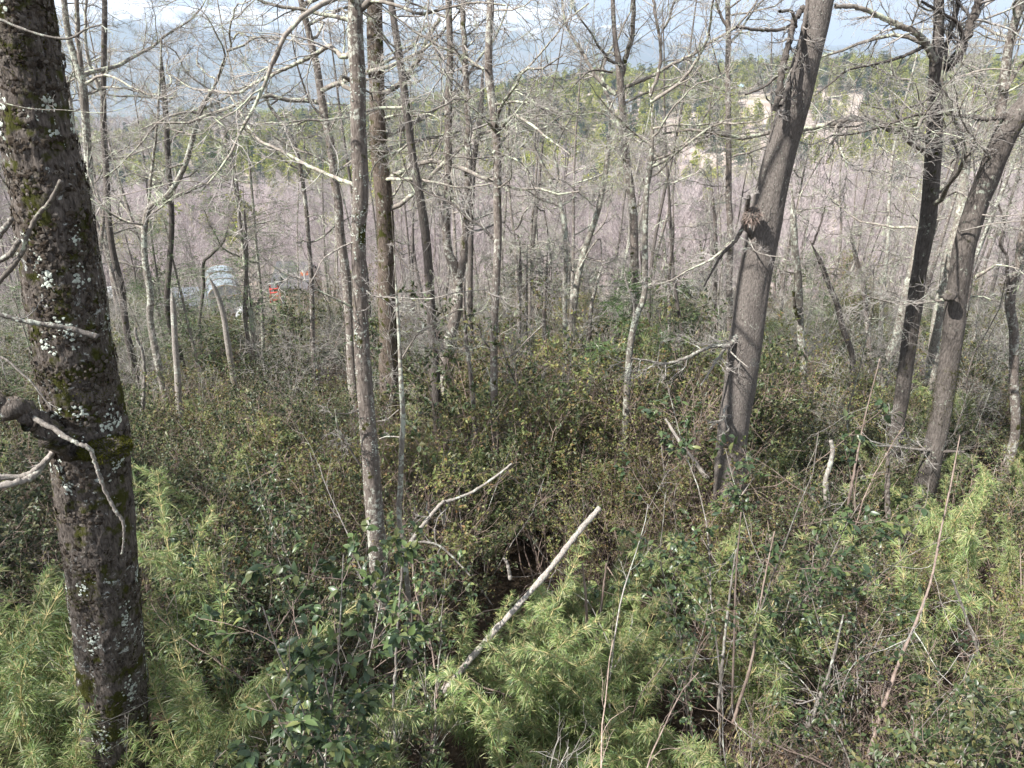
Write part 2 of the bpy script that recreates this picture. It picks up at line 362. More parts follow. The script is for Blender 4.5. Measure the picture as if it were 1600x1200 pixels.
# ------------------------------------------------------------------ branch prototypes (limb with its boughs and twigs, along +X)
def branch_proto(seed, L, r, dens=1., up=.08, droop=0, twig_r=.0032, usnea=0):
    g = np.random.default_rng(seed); K = 12
    d = nrm(np.array([1, 0, .25])); p = [np.zeros(3)]
    for k in range(K-1):
        p.append(p[-1] + d*L/(K-1)); d = nrm(d + g.normal(size=3)*.20 + np.array([.06, 0, up*.6-droop]))
    P0 = np.array(p)[None]; R0 = (r*np.linspace(1, .22, K)**.9)[None]
    A = Acc(); tubes(A, P0, R0, 8, 0)
    P1, R1 = grow(g, P0, R0, int(7*dens), L*.42, (30, 70), 9, .17, up, .15, .98, .55, .3, .005, .35)
    tubes(A, P1, R1, 5, 0)
    P2, R2 = grow(g, P1, R1, int(6*dens), L*.2, (25, 65), 7, .2, up*.7, .15, 1, .6, .4, .0035, .3)
    P2b, R2b = grow(g, P0, R0, int(10*dens), L*.16, (30, 80), 7, .2, up*.7, .2, 1, .3, .4, .0035, .2)
    P2 = np.concatenate([P2, P2b]); R2 = np.concatenate([R2, R2b]); tubes(A, P2, R2, 4, 1)
    P3, R3 = grow(g, P2, R2, int(6*dens), L*.085, (25, 60), 5, .18, up*.5, .1, 1, .7, .5, twig_r, .3)
    tubes(A, P3, R3, 3, 1)
    if usnea:
        n = usnea; j = g.integers(0, len(P2), n); k = g.integers(1, 6, n); pos = P2[j, k]
        pos = np.repeat(pos, 10, 0) + g.normal(size=(n*10, 3))*.015
        blades(A, pos, g.normal(size=(n*10, 3))*.5+np.array([0, 0, -1]), g.uniform(.03, .09, n*10), .0035, np.full(n*10, .6), 2, g)
    return A.mesh('branch', [M['branch'], M['twig'], M['usnea']])
BR_BIG = [branch_proto(100+k, 3.4, .045, 1.05, .10, 0, .0032, 14) for k in range(5)]
BR_MID = [branch_proto(120+k, 2.2, .024, .95, .08, .01, .003, 14) for k in range(6)]
BR_SML = [branch_proto(140+k, 1.2, .012, .8, .04, .02, .0028, 8) for k in range(5)]
BR_UP = [branch_proto(160+k, 3.0, .045, 1.05, .28, 0, .0032, 8) for k in range(4)]

# lichen flakes / moss tufts on a trunk surface
def crust(P, Rr, n, size, g, zone=None, face=None, cluster=1):
    A = Acc(); K = len(P); t = g.uniform(0, K-1.001, n) if zone is None else np.clip(g.choice(zone, n) + g.normal(size=n)*K*.012, 0, K-1.001)
    a = g.uniform(0, 2*math.pi, n)
    if cluster > 1:
        t = np.clip(np.repeat(t, cluster)+g.normal(size=n*cluster)*K*.005, 0, K-1.001); a = np.repeat(a, cluster)+g.normal(size=n*cluster)*.10; n *= cluster
    i = t.astype(int); f = (t-i)[:, None]; c = P[i]*(1-f)+P[i+1]*f; tan = nrm(P[i+1]-P[i]); r = Rr[i]
    u = nrm(np.cross(tan, np.array([0, 1., 0]))); v = np.cross(tan, u)
    nn = np.cos(a)[:, None]*u+np.sin(a)[:, None]*v
    pos = c+nn*(r*1.03)[:, None]
    s = size*g.uniform(.4, 1.5, n); e1 = nrm(np.cross(nn, g.normal(size=(n, 3)))); e2 = np.cross(nn, e1)
    V = []; ks = 6
    V.append(pos+nn*s[:, None]*.35)
    for k in range(ks):
        q = 2*math.pi*k/ks; rad = s*g.uniform(.5, 1.2, n)
        V.append(pos+(math.cos(q)*e1+math.sin(q)*e2)*rad[:, None]+nn*(g.uniform(-.1, .35, n)*s)[:, None])
    V = np.stack(V, 1); o = (np.arange(n)*7)[:, None]
    A.add(V, [np.concatenate([o+np.array([[0, k+1, (k+1) % ks+1]]) for k in range(ks)])])
    return A
def trunk_mesh(P, Rr, sides, mat, rough=.06, seed=0, off=None, ridge=0):
    """one displaced trunk surface"""
    A = Acc(); K = len(P)
    t = nrm(np.gradient(P, axis=0)); ref = np.array([0, 1., 0]); u = nrm(ref - (t@ref)[:, None]*t); v = np.cross(t, u)
    a = np.arange(sides)*2*math.pi/sides; ca, sa = np.cos(a), np.sin(a)
    s = np.concatenate([[0], np.cumsum(np.linalg.norm(np.diff(P, axis=0), axis=1))])
    r0 = Rr.mean()
    q = np.stack([np.broadcast_to(ca*2.2, (K, sides)), np.broadcast_to(sa*2.2, (K, sides)), np.broadcast_to((s/r0*.22)[:, None], (K, sides))], -1)
    d = 1+rough*fbm(q, 4, seed)*1.8
    if ridge:
        q2 = np.stack([np.broadcast_to(ca*r0*34, (K, sides)), np.broadcast_to(sa*r0*34, (K, sides)), np.broadcast_to((s*13)[:, None], (K, sides))], -1)
        d = d + ridge*(1-2*np.abs(fbm(q2, 3, seed+5)))
    V = P[:, None]+(Rr[:, None]*d)[..., None]*(ca[None, :, None]*u[:, None]+sa[None, :, None]*v[:, None])
    i = np.arange(K-1)[:, None]*sides; j = np.arange(sides)[None]; jn = (j+1) % sides
    A.add(V, [np.stack([i+j, i+jn, i+sides+jn, i+sides+j], -1).reshape(-1, 4), np.array([[(K-1)*sides+k for k in range(sides)]])])
    return A.mesh('trunk', [mat], True, off)
def traced(pts, Y, w):
    """traced centre line (pixels) standing at distance Y -> world line and radii; pts top to bottom"""
    Yv = Y if np.ndim(Y) else [Y]*len(pts)
    P = np.array([at(px, py, yy) for (px, py), yy in zip(pts, Yv)])
    _, _, dep = pix(P); wv = np.interp([p[1] for p in pts], [pts[0][1], pts[-1][1]], w) if len(w) == 2 else np.array(w)
    return P, wv*.5*dep/F
def place_branch(parent, base, P, Rr, t, az, scale, protos, g, tilt=None):
    i = min(int(t*(len(P)-1)), len(P)-2); f = t*(len(P)-1)-i; c = P[i]*(1-f)+P[i+1]*f
    o = link('branch', protos[g.integers(len(protos))], parent, Vector(c-base))
    o.rotation_euler = (g.uniform(-.9, .9), g.uniform(-.35, .25) if tilt is None else tilt, az); o.scale = (scale,)*3
    return o
TREES = []
def tree(label, kind, pts, w, Y=None, nb=8, low=420, ext=5, name='beech_tree', sides=14, limbs=(), size='m', rough=.05, up=True, group=None, sc=1.):
    """pts: traced trunk centre line, top to bottom; limbs: traced boughs [(pts, w0, w1, mat)]"""
    g = np.random.default_rng(abs(hash(tuple(map(tuple, pts)))) % 100000)
    yb = pts[-1][1]
    if Y is None:
        an = math.atan((yb-600)/F)+PITCH; Y = min(60, 3.9/(math.tan(an)-.175))
    P, Rr = traced(pts, Y, w); P = P[::-1]; Rr = Rr[::-1]*.93         # bottom to top
    b = P[0].copy(); bz = T1(b[0], b[1]) - .15
    P = np.vstack([[b[0]+(b[0]-P[1][0])*.1, b[1]+.05, bz], P]) if P[0][2] > bz+.1 else P
    Rr = np.concatenate([[Rr[0]*1.12], Rr]) if len(P) > len(Rr) else Rr
    if up and (pts[0][1] < 30 or pts[0][0] > 1620):
        d = nrm(P[-1]-P[-2])
        for k in range(int(ext)):
            d = nrm(d+g.normal(size=3)*.10+np.array([0, 0, .08])); P = np.vstack([P, P[-1]+d*1.1]); Rr = np.append(Rr, Rr[-1]*.84)
    n = max(24, int(np.linalg.norm(P[-1]-P[0])/.14)); 
    Rr = np.interp(np.linspace(0, 1, n), np.linspace(0, 1, len(Rr)), Rr)
    if not up: Rr = Rr*np.clip((1-np.linspace(0, 1, n))/.16, .28, 1)
    P = catmull(P, n); P[:, 1] += .10*Y/10*vn(np.stack([P[:, 2]*.5, P[:, 0]*0, P[:, 0]*0+Y], -1), 3)
    base = P[0].copy(); root = empty(name, base); tag(root, label, 'tree', group)
    link('trunk', trunk_mesh(P, Rr, sides, M[kind], rough, g.integers(999), base), root)
    for li in limbs:
        lp, w0, w1 = li[:3]; mt = li[3] if len(li) > 3 else kind; dy = li[4] if len(li) > 4 else 0
        Yl = [Y+dy*k/(len(lp)-1) for k in range(len(lp))]
        LP, LR = traced(lp, Yl, np.linspace(w0, w1, len(lp)))
        if lp[-1][1] <= 0 and lp[-1][1] < lp[0][1]-10:
            d = nrm(LP[-1]-LP[-2])
            for k in range(4): LP = np.vstack([LP, LP[-1]+d*.7]); LR = np.append(LR, LR[-1]*.8)
        m_ = 9*len(lp); LR = np.interp(np.linspace(0, 1, m_), np.linspace(0, 1, len(LR)), LR); LP = catmull(LP, m_)
        LP[1:] += g.normal(size=(m_-1, 3))*LR[1:, None]*.16
        A = Acc(); tubes(A, LP-base, LR, 8, 0)
        L = np.linalg.norm(LP[-1]-LP[0]); nn = int(np.clip((L-.35)*9, 1, 34))
        P2, R2 = grow(g, (LP-base)[None], LR[None], nn, min(1.0, L*.33), (30, 75), 8, .2, .04, .12, 1, .45, .35, .004, .2); tubes(A, P2, R2, 4, 1)
        P3, R3 = grow(g, P2, R2, 5, min(.5, L*.16), (25, 60), 6, .2, .02, .15, 1, .7, .5, .003, .2); tubes(A, P3, R3, 3, 1)
        P4, R4 = grow(g, P3, R3, 3, min(.22, L*.08), (25, 60), 4, .18, .0, .1, 1, .8, .6, .0026, .2); tubes(A, P4, R4, 3, 1)
        link('bough', A.mesh('bough', [M[mt], M['twig']]), root)
    # boughs grown where the trunk is high enough
    px, py, dep = pix(P); cand = [k/(n-1) for k in range(n) if py[k] < low]
    if cand and nb:
        for k in range(int(nb*(2.7 if pts[0][0] < 830 else 2.1))):
            t = cand[g.integers(len(cand))]; s = (.55+.75*g.random())*sc
            protos = {'b': BR_BIG, 'm': BR_MID, 's': BR_SML}[size if g.random() < .6 else 's' if size != 'b' else 'm']
            place_branch(root, base, P, Rr, t, g.uniform(0, 2*math.pi), s, protos, g)
        if up and pts[0][1] < 30:
            for k in range(2): place_branch(root, base, P, Rr, .99-.12*k, g.uniform(0, 6.28), .9*sc, BR_UP, g, -.9)
    TREES.append((root, P, Rr, base)); return root, P, Rr, base
LM = [('big mossy trunk', 165, 900), ('big mossy trunk', 120, 560), ('slender speckled trunk', 585, 800), ('slender speckled trunk', 562, 500), ('stripped snag', 275, 600), ('leaning split snag', 348, 520), ('white-flecked sapling', 632, 760), ('thick mossy trunk', 607, 560),
      ('pale straight trunk', 773, 640), ('pale straight trunk', 776, 400), ('leaning dead pole', 820, 930), ('kinked pale trunk', 982, 600), ('big smooth trunk', 1145, 690), ('big smooth trunk', 1190, 400), ('tall glossy shrub', 1205, 850), ('two-pronged stick', 1297, 730), ('sharp brown stump', 1387, 760),
      ('dark curving trunk', 1470, 680), ('dark curving trunk', 1510, 420), ('mossy edge trunk', 1583, 600), ('reddish leaning stem', 1430, 1000), ('three upright stems', 1140, 1050), ('forked dead branch', 700, 800), ('white wavy stem', 618, 1100), ('crooked pale tree', 232, 400), ('greenhouse', 350, 450),
      ('forked double stem', 710, 500), ('forking dark trunk', 1420, 540), ('ragged pale trunk', 1250, 450), ('split-topped trunk', 985, 330), ('pale leaning trunk', 915, 420), ('straight grey trunk', 1139, 380)]
def near(px, py):
    k = min(range(len(LM)), key=lambda i: (LM[i][1]-px)**2+(LM[i][2]-py)**2); n, a, b = LM[k]; dx, dy = px-a, py-b
    return ('left of' if dx < 0 else 'right of') + ' the ' + n if abs(dx) > abs(dy)*.7 else ('above' if dy < 0 else 'below') + ' the ' + n
# ================================================================== traced trees
b_ = 'big'
# --- the large mossy trunk at the left
lt = [(12, -60), (28, 0), (42, 100), (55, 200), (78, 300), (92, 400), (108, 500), (124, 600), (140, 680), (146, 760), (158, 850), (168, 950), (176, 1060), (184, 1200)]
wl = [88, 92, 98, 104, 108, 110, 110, 112, 112, 104, 101, 99, 97, 96]
root, P, Rr, base = tree('big dark trunk covered in moss and white lichen flakes at the left edge', 'mossy', lt, wl[::1], Y=4.7, nb=0, sides=110, rough=.07, ext=4)
for c in list(root.children):
    if c.name.startswith('trunk'):
        Pd = catmull(P, 420); Rd = np.interp(np.linspace(0, 1, 420), np.linspace(0, 1, len(Rr)), Rr)
        c.data = trunk_mesh(Pd, Rd, 120, M['mossy'], .07, 5, base, .075)
g = np.random.default_rng(3)
M['scales'] = leafmat('bark_scales', [(.020, .015, .011), (.05, .038, .028), (.10, .082, .066), (.035, .027, .02), (.17, .15, .13), (.06, .048, .035)], .95, 0, .1)
M['scales'].node_tree.nodes
def onskin(Pd, Rd, n, g, size): return crust(Pd, Rd*g.uniform(.93, 1.08, len(Rd)), n, size, g)
link('bark_scales', onskin(P, Rr, 20000, g, .014).mesh('bark_scales', [M['scales']], False, base), root)['kind'] = 'stuff'
kz = [int(len(P)*t) for t in (.04, .06, .08, .1, .16, .12, .2, .3, .36, .44, .5, .62, .7, .78)]
A = crust(P, Rr*1.02, 170, .011, g, kz, None, 22); link('lichen', A.mesh('lichen', [M['lichen']], False, base), root)['kind'] = 'stuff'
def moss(P, Rr, n, g, zones, size=.02, spread=.012, amin=0, amax=6.28, cl=60):
    A = Acc(); K = len(P); zc = g.choice(zones, n); ac = g.uniform(amin, amax, n)
    t = np.clip(np.repeat(zc, cl)+g.normal(size=n*cl)*K*spread, 0, K-1.01); a = np.repeat(ac, cl)+g.normal(size=n*cl)*.22
    i = t.astype(int); f = (t-i)[:, None]; c = P[i]*(1-f)+P[i+1]*f; tan = nrm(P[i+1]-P[i]); u = nrm(np.cross(tan, np.array([0, 1., 0]))); v = np.cross(tan, u)
    nn = np.cos(a)[:, None]*u+np.sin(a)[:, None]*v; pos = c+nn*(Rr[i]*.99)[:, None]
    leaves(A, pos, nn+g.normal(size=pos.shape)*.55+np.array([0, 0, .2]), size*g.uniform(.5, 1.3, n*cl), size*.35, .2, 0, g)
    return A
zt = [int(len(P)*t) for t in (.34, .37, .40, .44, .47, .66, .68, .7, .1, .2, .55)]
link('moss', moss(P, Rr, 130, g, zt, .022).mesh('moss', [M['moss']], False, base), root)['kind'] = 'stuff'
# burl with its moss cushion
def burl(parent, base, c, r, g, mat, mossy=True, squash=(1.35, 1.1, .55)):
    A = Acc(); th = np.linspace(0, math.pi, 18); ph = np.linspace(0, 2*math.pi, 28, endpoint=False)
    D = np.stack([np.sin(th)[:, None]*np.cos(ph), np.sin(th)[:, None]*np.sin(ph), np.broadcast_to(np.cos(th)[:, None], (18, 28))], -1)
    V = D*(r*(1+.28*fbm(D*2.3+c, 4, 3)))[..., None]*np.array(squash)+c-base
    i = np.arange(17)[:, None]*28; j = np.arange(28)[None]; jn = (j+1) % 28
    A.add(V, [np.stack([i+j, i+28+j, i+28+jn, i+jn], -1).reshape(-1, 4)]); link('burl', A.mesh('burl', [mat]), parent)
    if mossy:
        n = 3800; d = nrm(g.normal(size=(n, 3))*[1, 1, .7]+np.array([0, 0, .5])); A = Acc()
        leaves(A, d*r*np.array(squash)*(1+.28*fbm(d*2.3+c, 4, 3))[:, None]+c-base, d+g.normal(size=(n, 3))*.5, .02*g.uniform(.5, 1.3, n), .007, .2, 0, g)
        link('moss', A.mesh('moss', [M['moss']], False), parent)['kind'] = 'stuff'
burl(root, base, at(165, 702, 4.5), .13, g, M['mossy'])
def solo(parent, base, pts, Y, w0, w1, mat, sides=10, jit=.12, name='bough', twn=0, seed=1, nn=8, lich=0):
    g = np.random.default_rng(seed); n = len(pts); Yv = Y if np.ndim(Y) else [Y]*n
    LP, LR = traced(pts, Yv, np.linspace(w0, w1, n)); m_ = nn*n; LR = np.interp(np.linspace(0, 1, m_), np.linspace(0, 1, n), LR); LP = catmull(LP, m_)
    k = vn(np.stack([np.arange(m_)*.55, np.zeros(m_)+seed, np.zeros(m_)], -1)); LP = LP+g.normal(size=(m_, 3))*LR[:, None]*jit; LR = LR*(1+.18*k)
    A = Acc(); tubes(A, LP-base, LR, sides, 0, True)
    if twn:
        L = np.linalg.norm(LP[-1]-LP[0]); P2, R2 = grow(g, (LP-base)[None], LR[None], twn, L*.3, (25, 70), 8, .2, .05, .1, 1, .5, .35, .003, .2); tubes(A, P2, R2, 4, 1)
        P3, R3 = grow(g, P2, R2, 4, L*.13, (25, 60), 6, .2, .02, .1, 1, .7, .5, .0022, .2); tubes(A, P3, R3, 3, 1)
    if lich:
        C = crust(LP-base, LR, lich, .006, g); A.add(np.concatenate(C.V), [f for f, m in C.F], 2)
    return link(name, A.mesh(name, [M[mat], M['twig'], M['lichen']]), parent)
solo(root, base, [(-60, 590), (0, 628), (45, 650), (85, 680), (120, 700)], [4.2, 4.2, 4.25, 4.35, 4.5], 30, 44, 'mossy', 16, .2, seed=2, lich=60)
solo(root, base, [(20, 640), (55, 655), (90, 674), (115, 690), (140, 702), (152, 735), (165, 768), (178, 795), (192, 815), (194, 838), (190, 866)], [4.3, 4.22, 4.16, 4.1, 4.1, 4.1, 4.1, 4.1, 4.1, 4.1, 4.1], 9, 3, 'dead', 8, .22, seed=3, lich=30)
solo(root, base, [(88, 700), (70, 722), (50, 745), (20, 755), (-40, 768)], [4.5, 4.4, 4.3, 4.2, 4.1], 9, 12, 'dead', 8, .12, seed=4)
solo(root, base, [(86, 704), (60, 730), (30, 745), (-40, 742)], [4.5, 4.35, 4.3, 4.2], 8, 10, 'dead', 8, .12, seed=5, twn=3)
solo(root, base, [(-60, 480), (0, 492), (40, 502), (80, 508), (115, 515), (152, 527)], [3.9, 4, 4.05, 4.1, 4.15, 4.2], 7, 9, 'dead', 9, .12, seed=6, lich=40, twn=2)
solo(root, base, [(95, 282), (78, 315), (58, 338), (42, 370), (35, 395), (12, 425), (-30, 470)], 4.05, 6, 8, 'branch', 9, .12, seed=7)
solo(root, base, [(20, 340), (0, 366), (-40, 410)], 4.0, 8, 9, 'dead', 8, .1, seed=8)
solo(root, base, [(30, 375), (12, 400), (-40, 425)], 4.1, 8, 8, 'dead', 8, .1, seed=9)
solo(root, base, [(-40, 20), (0, 31), (30, 43), (70, 56), (108, 60), (135, 45), (160, 38)], 3.9, 5, 2.4, 'dead', 8, .1, seed=10, twn=2)
solo(root, base, [(0, 160), (50, 170), (100, 172), (160, 176), (215, 160), (235, 130)], 3.9, 1.6, .9, 'branch', 6, .1, seed=11, twn=3)
solo(root, base, [(-20, 550), (10, 562), (32, 582), (50, 598), (80, 638)], 3.95, 3.6, 2.6, 'dead', 6, .1, seed=12, twn=2)

# --- middle: pale trunk, thick trunk and the stems round them
C1 = tree('tall slender trunk speckled with pale lichen, bare foot showing in front of the bamboo', 'grey',
     [(556, -20), (556, 60), (560, 130), (560, 200), (563, 300), (559, 370), (561, 450), (564, 520), (570, 600), (577, 680), (582, 740), (588, 830), (594, 920), (600, 985)],
     [25, 26, 26, 26, 27, 24, 25, 26, 27, 28, 29, 30, 31, 31], Y=6.6, nb=5, low=200, sides=26, rough=.05, size='m',
     limbs=[([(556, 78), (535, 88), (515, 73), (490, 86), (465, 98), (440, 110), (402, 128), (372, 145), (335, 142), (300, 138), (265, 115)], 9, 2.5, 'branch', .8),
            ([(558, 8), (585, 2), (620, 8), (648, 20), (668, 20), (700, 12), (745, 4), (790, 8)], 6, 3, 'branch', -.5),
            ([(555, 290), (520, 276), (480, 258), (440, 236), (402, 216), (375, 175), (355, 140)], 7, 2.5, 'branch', 1.),
            ([(570, 453), (586, 463), (620, 465), (670, 467), (715, 457), (765, 452)], 3.2, 1.2, 'dead', -.3),
            ([(551, 480), (530, 470), (500, 455), (475, 438), (440, 425), (402, 395)], 4, 1.5, 'branch', -.4),
            ([(552, 378), (530, 388), (505, 405), (495, 425), (482, 447)], 3, 1.4, 'dead', -.3),
            ([(573, 738), (555, 715), (540, 690), (528, 668), (524, 640)], 4, 2.5, 'branch', -.3),
            ([(567, 637), (545, 646), (525, 646)], 2.5, 1.6, 'dead', -.3)])
g = np.random.default_rng(4)
link('lichen', crust(C1[1], C1[2], 420, .006, g, None, None, 5).mesh('lichen', [M['lichen']], False, C1[3]), C1[0])['kind'] = 'stuff'
C2 = tree('thick brown trunk with mossy patches close behind the slender speckled trunk', 'brown',
     [(583, -20), (584, 60), (588, 150), (590, 220), (598, 300), (602, 370), (603, 450), (606, 530), (608, 600)],
     [24, 26, 26, 28, 30, 29, 30, 32, 35], Y=14.5, nb=9, low=330, sides=30, rough=.07, size='b',
     limbs=[([(594, 147), (612, 140), (628, 128), (640, 112), (658, 85), (668, 60), (688, 28)], 9, 6, 'branch', .5),
            ([(596, 100), (620, 88), (645, 72), (660, 45), (672, 40)], 5, 3, 'branch'),
            ([(600, 184), (625, 179), (650, 181), (670, 178), (690, 188)], 4, 2, 'branch', -.5),
            ([(606, 368), (618, 390), (632, 413), (645, 422), (654, 425)], 4, 2.5, 'dark', -.5),
            ([(600, 290), (620, 275), (645, 285), (668, 300), (690, 312)], 4, 2, 'dark', -.8)])
link('moss', moss(C2[1], C2[2], 60, g, [int(len(C2[1])*t) for t in (.12, .16, .3, .42, .55, .6)], .03).mesh('moss', [M['moss']], False, C2[3]), C2[0])['kind'] = 'stuff'
tree('dark curving stem just right of the thick mossy trunk', 'dark', [(605, -20), (612, 10), (620, 60), (628, 110), (637, 180), (645, 240), (652, 280), (662, 340), (668, 400), (672, 470), (678, 560), (682, 625)],
     [10, 11, 12, 13, 13, 13, 14, 15, 15, 15, 16, 17], Y=12.5, nb=5, low=250, size='m', limbs=[([(640, 222), (625, 235), (600, 245), (583, 262), (578, 290)], 4, 2, 'branch'), ([(635, 115), (620, 90), (600, 62), (580, 40)], 4, 2, 'dark')])
tree('stem pale above and black below, left of the slender speckled trunk', 'grey', [(462, -20), (470, 0), (483, 60), (492, 100), (500, 150), (505, 180), (515, 220), (522, 280), (528, 320), (531, 370), (540, 440), (546, 520), (548, 570)],
     [9, 10, 11, 12, 13, 13, 14, 14, 14, 15, 16, 16, 17], Y=15, nb=7, low=300, size='b', limbs=[([(505, 183), (485, 160), (470, 120), (462, 90), (455, 50)], 4, 2, 'dark'), ([(520, 262), (495, 245), (460, 232), (430, 215), (405, 195)], 4, 1.8, 'branch')])
tree('forked double stem joining low above a dark crooked foot', 'grey', [(700, -20), (702, 60), (702, 110), (700, 150), (700, 220), (700, 290), (697, 350), (700, 395), (712, 425), (717, 460), (708, 510), (698, 545), (694, 610)],
     [11, 11, 12, 13, 13, 14, 14, 15, 18, 20, 19, 20, 18], Y=14, nb=6, low=330, size='m',
     limbs=[([(716, 445), (722, 420), (727, 370), (731, 310), (732, 250), (730, 160), (727, 110), (725, 60), (722, 0), (721, -30)], 13, 7, 'grey'),
            ([(697, 545), (683, 520), (672, 490), (668, 450)], 9, 6, 'dark'), ([(702, 60), (715, 85), (725, 105)], 4, 3, 'branch')])
tree('black leaning stem without lichen behind the forked double stem', 'dark', [(756, 90), (754, 120), (752, 170), (746, 215), (740, 260), (738, 300), (736, 360), (735, 430), (736, 520), (738, 590)], [6, 7, 8, 8, 9, 9, 9, 9, 9, 10], Y=19, nb=3, low=300, size='s', up=False)
tree('pale speckled straight trunk in the middle, a little right of the forked stems', 'grey', [(766, -20), (764, 60), (763, 110), (769, 160), (775, 210), (777, 250), (777, 310), (778, 370), (775, 450), (772, 520), (772, 600), (774, 690)],
     [12, 13, 14, 14, 14, 14, 14, 14, 13, 13, 13, 14], Y=11, nb=6, low=300, size='m',
     limbs=[([(777, 382), (766, 368), (750, 352), (735, 345), (715, 326), (695, 312), (668, 302), (640, 284), (612, 270)], 5, 2, 'dark', .5),
            ([(770, 240), (790, 215), (795, 190), (800, 130), (830, 100), (868, 55), (885, 33), (920, 5)], 4, 2.5, 'branch', .6),
            ([(776, 560), (800, 555), (825, 530), (848, 508)], 3, 2, 'dead', -.3), ([(768, 548), (755, 530), (748, 510)], 3, 2, 'dark')])
S1 = tree('thin white-flecked sapling stem standing right of the slender speckled trunk', 'pale', [(611, 330), (616, 400), (620, 470), (624, 540), (627, 600), (630, 650), (628, 700), (626, 760), (624, 810), (631, 860), (638, 930), (641, 1000), (640, 1060)],
     [1.5, 3, 4.5, 6, 8, 9, 9, 9, 9, 8, 9, 10, 10], Y=6.2, nb=0, sides=12, up=False, limbs=[([(623, 640), (605, 655), (590, 658)], 2, 1.2, 'dead'), ([(624, 683), (605, 682), (592, 686)], 2.2, 1.4, 'dead'), ([(628, 560), (640, 540), (655, 520), (670, 512)], 3, 1.5, 'branch')])
tree('thin brown stem left of the pale speckled straight trunk', 'grey', [(724, 440), (726, 500), (732, 560), (737, 600), (741, 650), (745, 705)], [6, 7, 7, 8, 8, 8], Y=11.5, nb=3, low=560, size='s', up=False)
# --- centre right
tree('tall trunk splitting into two dark-tipped stems above pale lichen bark', 'grey', [(957, -20), (960, 60), (966, 100), (969, 140), (973, 180), (977, 230), (982, 270), (988, 320), (990, 380), (990, 440), (994, 520), (997, 600)],
     [7, 8, 12, 12, 12, 13, 13, 14, 14, 14, 13, 13], Y=16, nb=6, low=330, size='b',
     limbs=[([(969, 130), (978, 90), (987, 55), (990, 0), (991, -30)], 9, 6, 'grey'),
            ([(962, 148), (950, 138), (932, 120), (918, 95), (905, 75), (890, 50), (883, 30), (878, 0), (876, -30)], 7, 3, 'branch', .3),
            ([(962, 147), (985, 133), (1020, 118), (1055, 98), (1085, 84), (1112, 65), (1138, 50), (1150, 42), (1170, 20), (1190, -10)], 6, 3, 'branch', -.8),
            ([(957, 113), (925, 110), (905, 125), (890, 142)], 3.5, 1.5, 'dark', -.5)])
tree('pale white-green trunk leaning to the right in the centre', 'pale', [(952, 160), (953, 200), (950, 240), (945, 280), (937, 320), (925, 360), (912, 400), (903, 440), (898, 480), (890, 540), (884, 600)], [6, 8, 9, 9, 10, 10, 10, 11, 11, 11, 12], Y=15, nb=6, low=330, size='s', up=False,
     limbs=[([(953, 170), (960, 155), (972, 145)], 4, 2, 'pale'), ([(956, 222), (962, 212), (985, 195), (1005, 190)], 3, 1.4, 'dead', -.4), ([(905, 420), (925, 385), (938, 375), (940, 410)], 3, 1.5, 'pale')])
tree('slim pale trunk kinking left low down beside the dark little conifer', 'pale', [(1015, 130), (1020, 200), (1016, 260), (1010, 300), (1008, 360), (1008, 425), (1006, 465), (994, 495), (985, 540), (980, 600), (976, 670)], [7, 8, 9, 9, 9, 10, 10, 11, 11, 11, 11], Y=11.5, nb=6, low=330, size='m', up=False,
     limbs=[([(990, 500), (990, 475), (980, 445), (975, 423)], 4, 2, 'dead'), ([(1016, 150), (1030, 110), (1032, 70), (1025, 30), (1020, -10)], 6, 4, 'grey'), ([(1012, 447), (1030, 438), (1052, 438), (1075, 420), (1110, 405), (1140, 378)], 3.5, 1.5, 'branch', -.6)])
tree('straight grey trunk standing left of the big smooth trunk', 'grey', [(1137, -20), (1138, 60), (1137, 110), (1138, 180), (1139, 260), (1138, 310), (1140, 360), (1138, 430), (1140, 490), (1143, 580)], [8, 9, 9, 9, 10, 10, 11, 11, 11, 12], Y=17, nb=6, low=330, size='m',
     limbs=[([(1138, 45), (1128, 28), (1120, 5), (1118, -20)], 5, 3, 'grey'), ([(1138, 130), (1125, 112), (1110, 60), (1108, 40)], 3, 1.5, 'dark')])
tree('pale mossy-forked thin tree with a V of two leaning stems', 'pale', [(822, 210), (838, 240), (852, 265), (868, 300), (880, 340), (884, 400), (883, 480), (885, 585)], [4, 5, 6, 7, 8, 8, 8, 9], Y=18, nb=4, low=400, size='m', up=False,
     limbs=[([(866, 298), (872, 270), (866, 240), (880, 205), (895, 180)], 5, 2, 'pale'), ([(845, 250), (835, 225), (838, 190), (835, 150)], 4, 2, 'dead')])
for lab, pts, w, Y in (('thin grey pole tree behind the kinked pale trunk', [(1050, 300), (1050, 380), (1047, 440), (1045, 520), (1043, 590)], [4, 6], 21),
                       ('thin dark pole tree left of the straight grey trunk', [(1113, 285), (1116, 350), (1118, 420), (1120, 500), (1122, 580)], [5, 8], 18),
                       ('short pale broken pole right of the pale straight trunk', [(855, 392), (853, 450), (850, 500), (853, 575)], [5, 7], 17),
                       ('thin bent pole with a white foot left of the leaning conifer', [(945, 405), (933, 445), (924, 485), (922, 525), (917, 570)], [4, 8], 15),
                       ('lichen-covered pole tree with a ragged top in the centre', [(812, 370), (813, 440), (811, 500), (812, 560)], [5, 8], 20),
                       ('hair-thin dark pole right of the ragged-topped pole', [(824, 375), (823, 450), (823, 530)], [2.5, 4], 20),
                       ('thin black stem leaning beside the white fork on the left slope', [(383, 290), (388, 380), (386, 430), (384, 500)], [4, 7], 20)):
    tree(lab, 'grey', pts, w, Y=Y, nb=5, low=460, size='s', up=False)
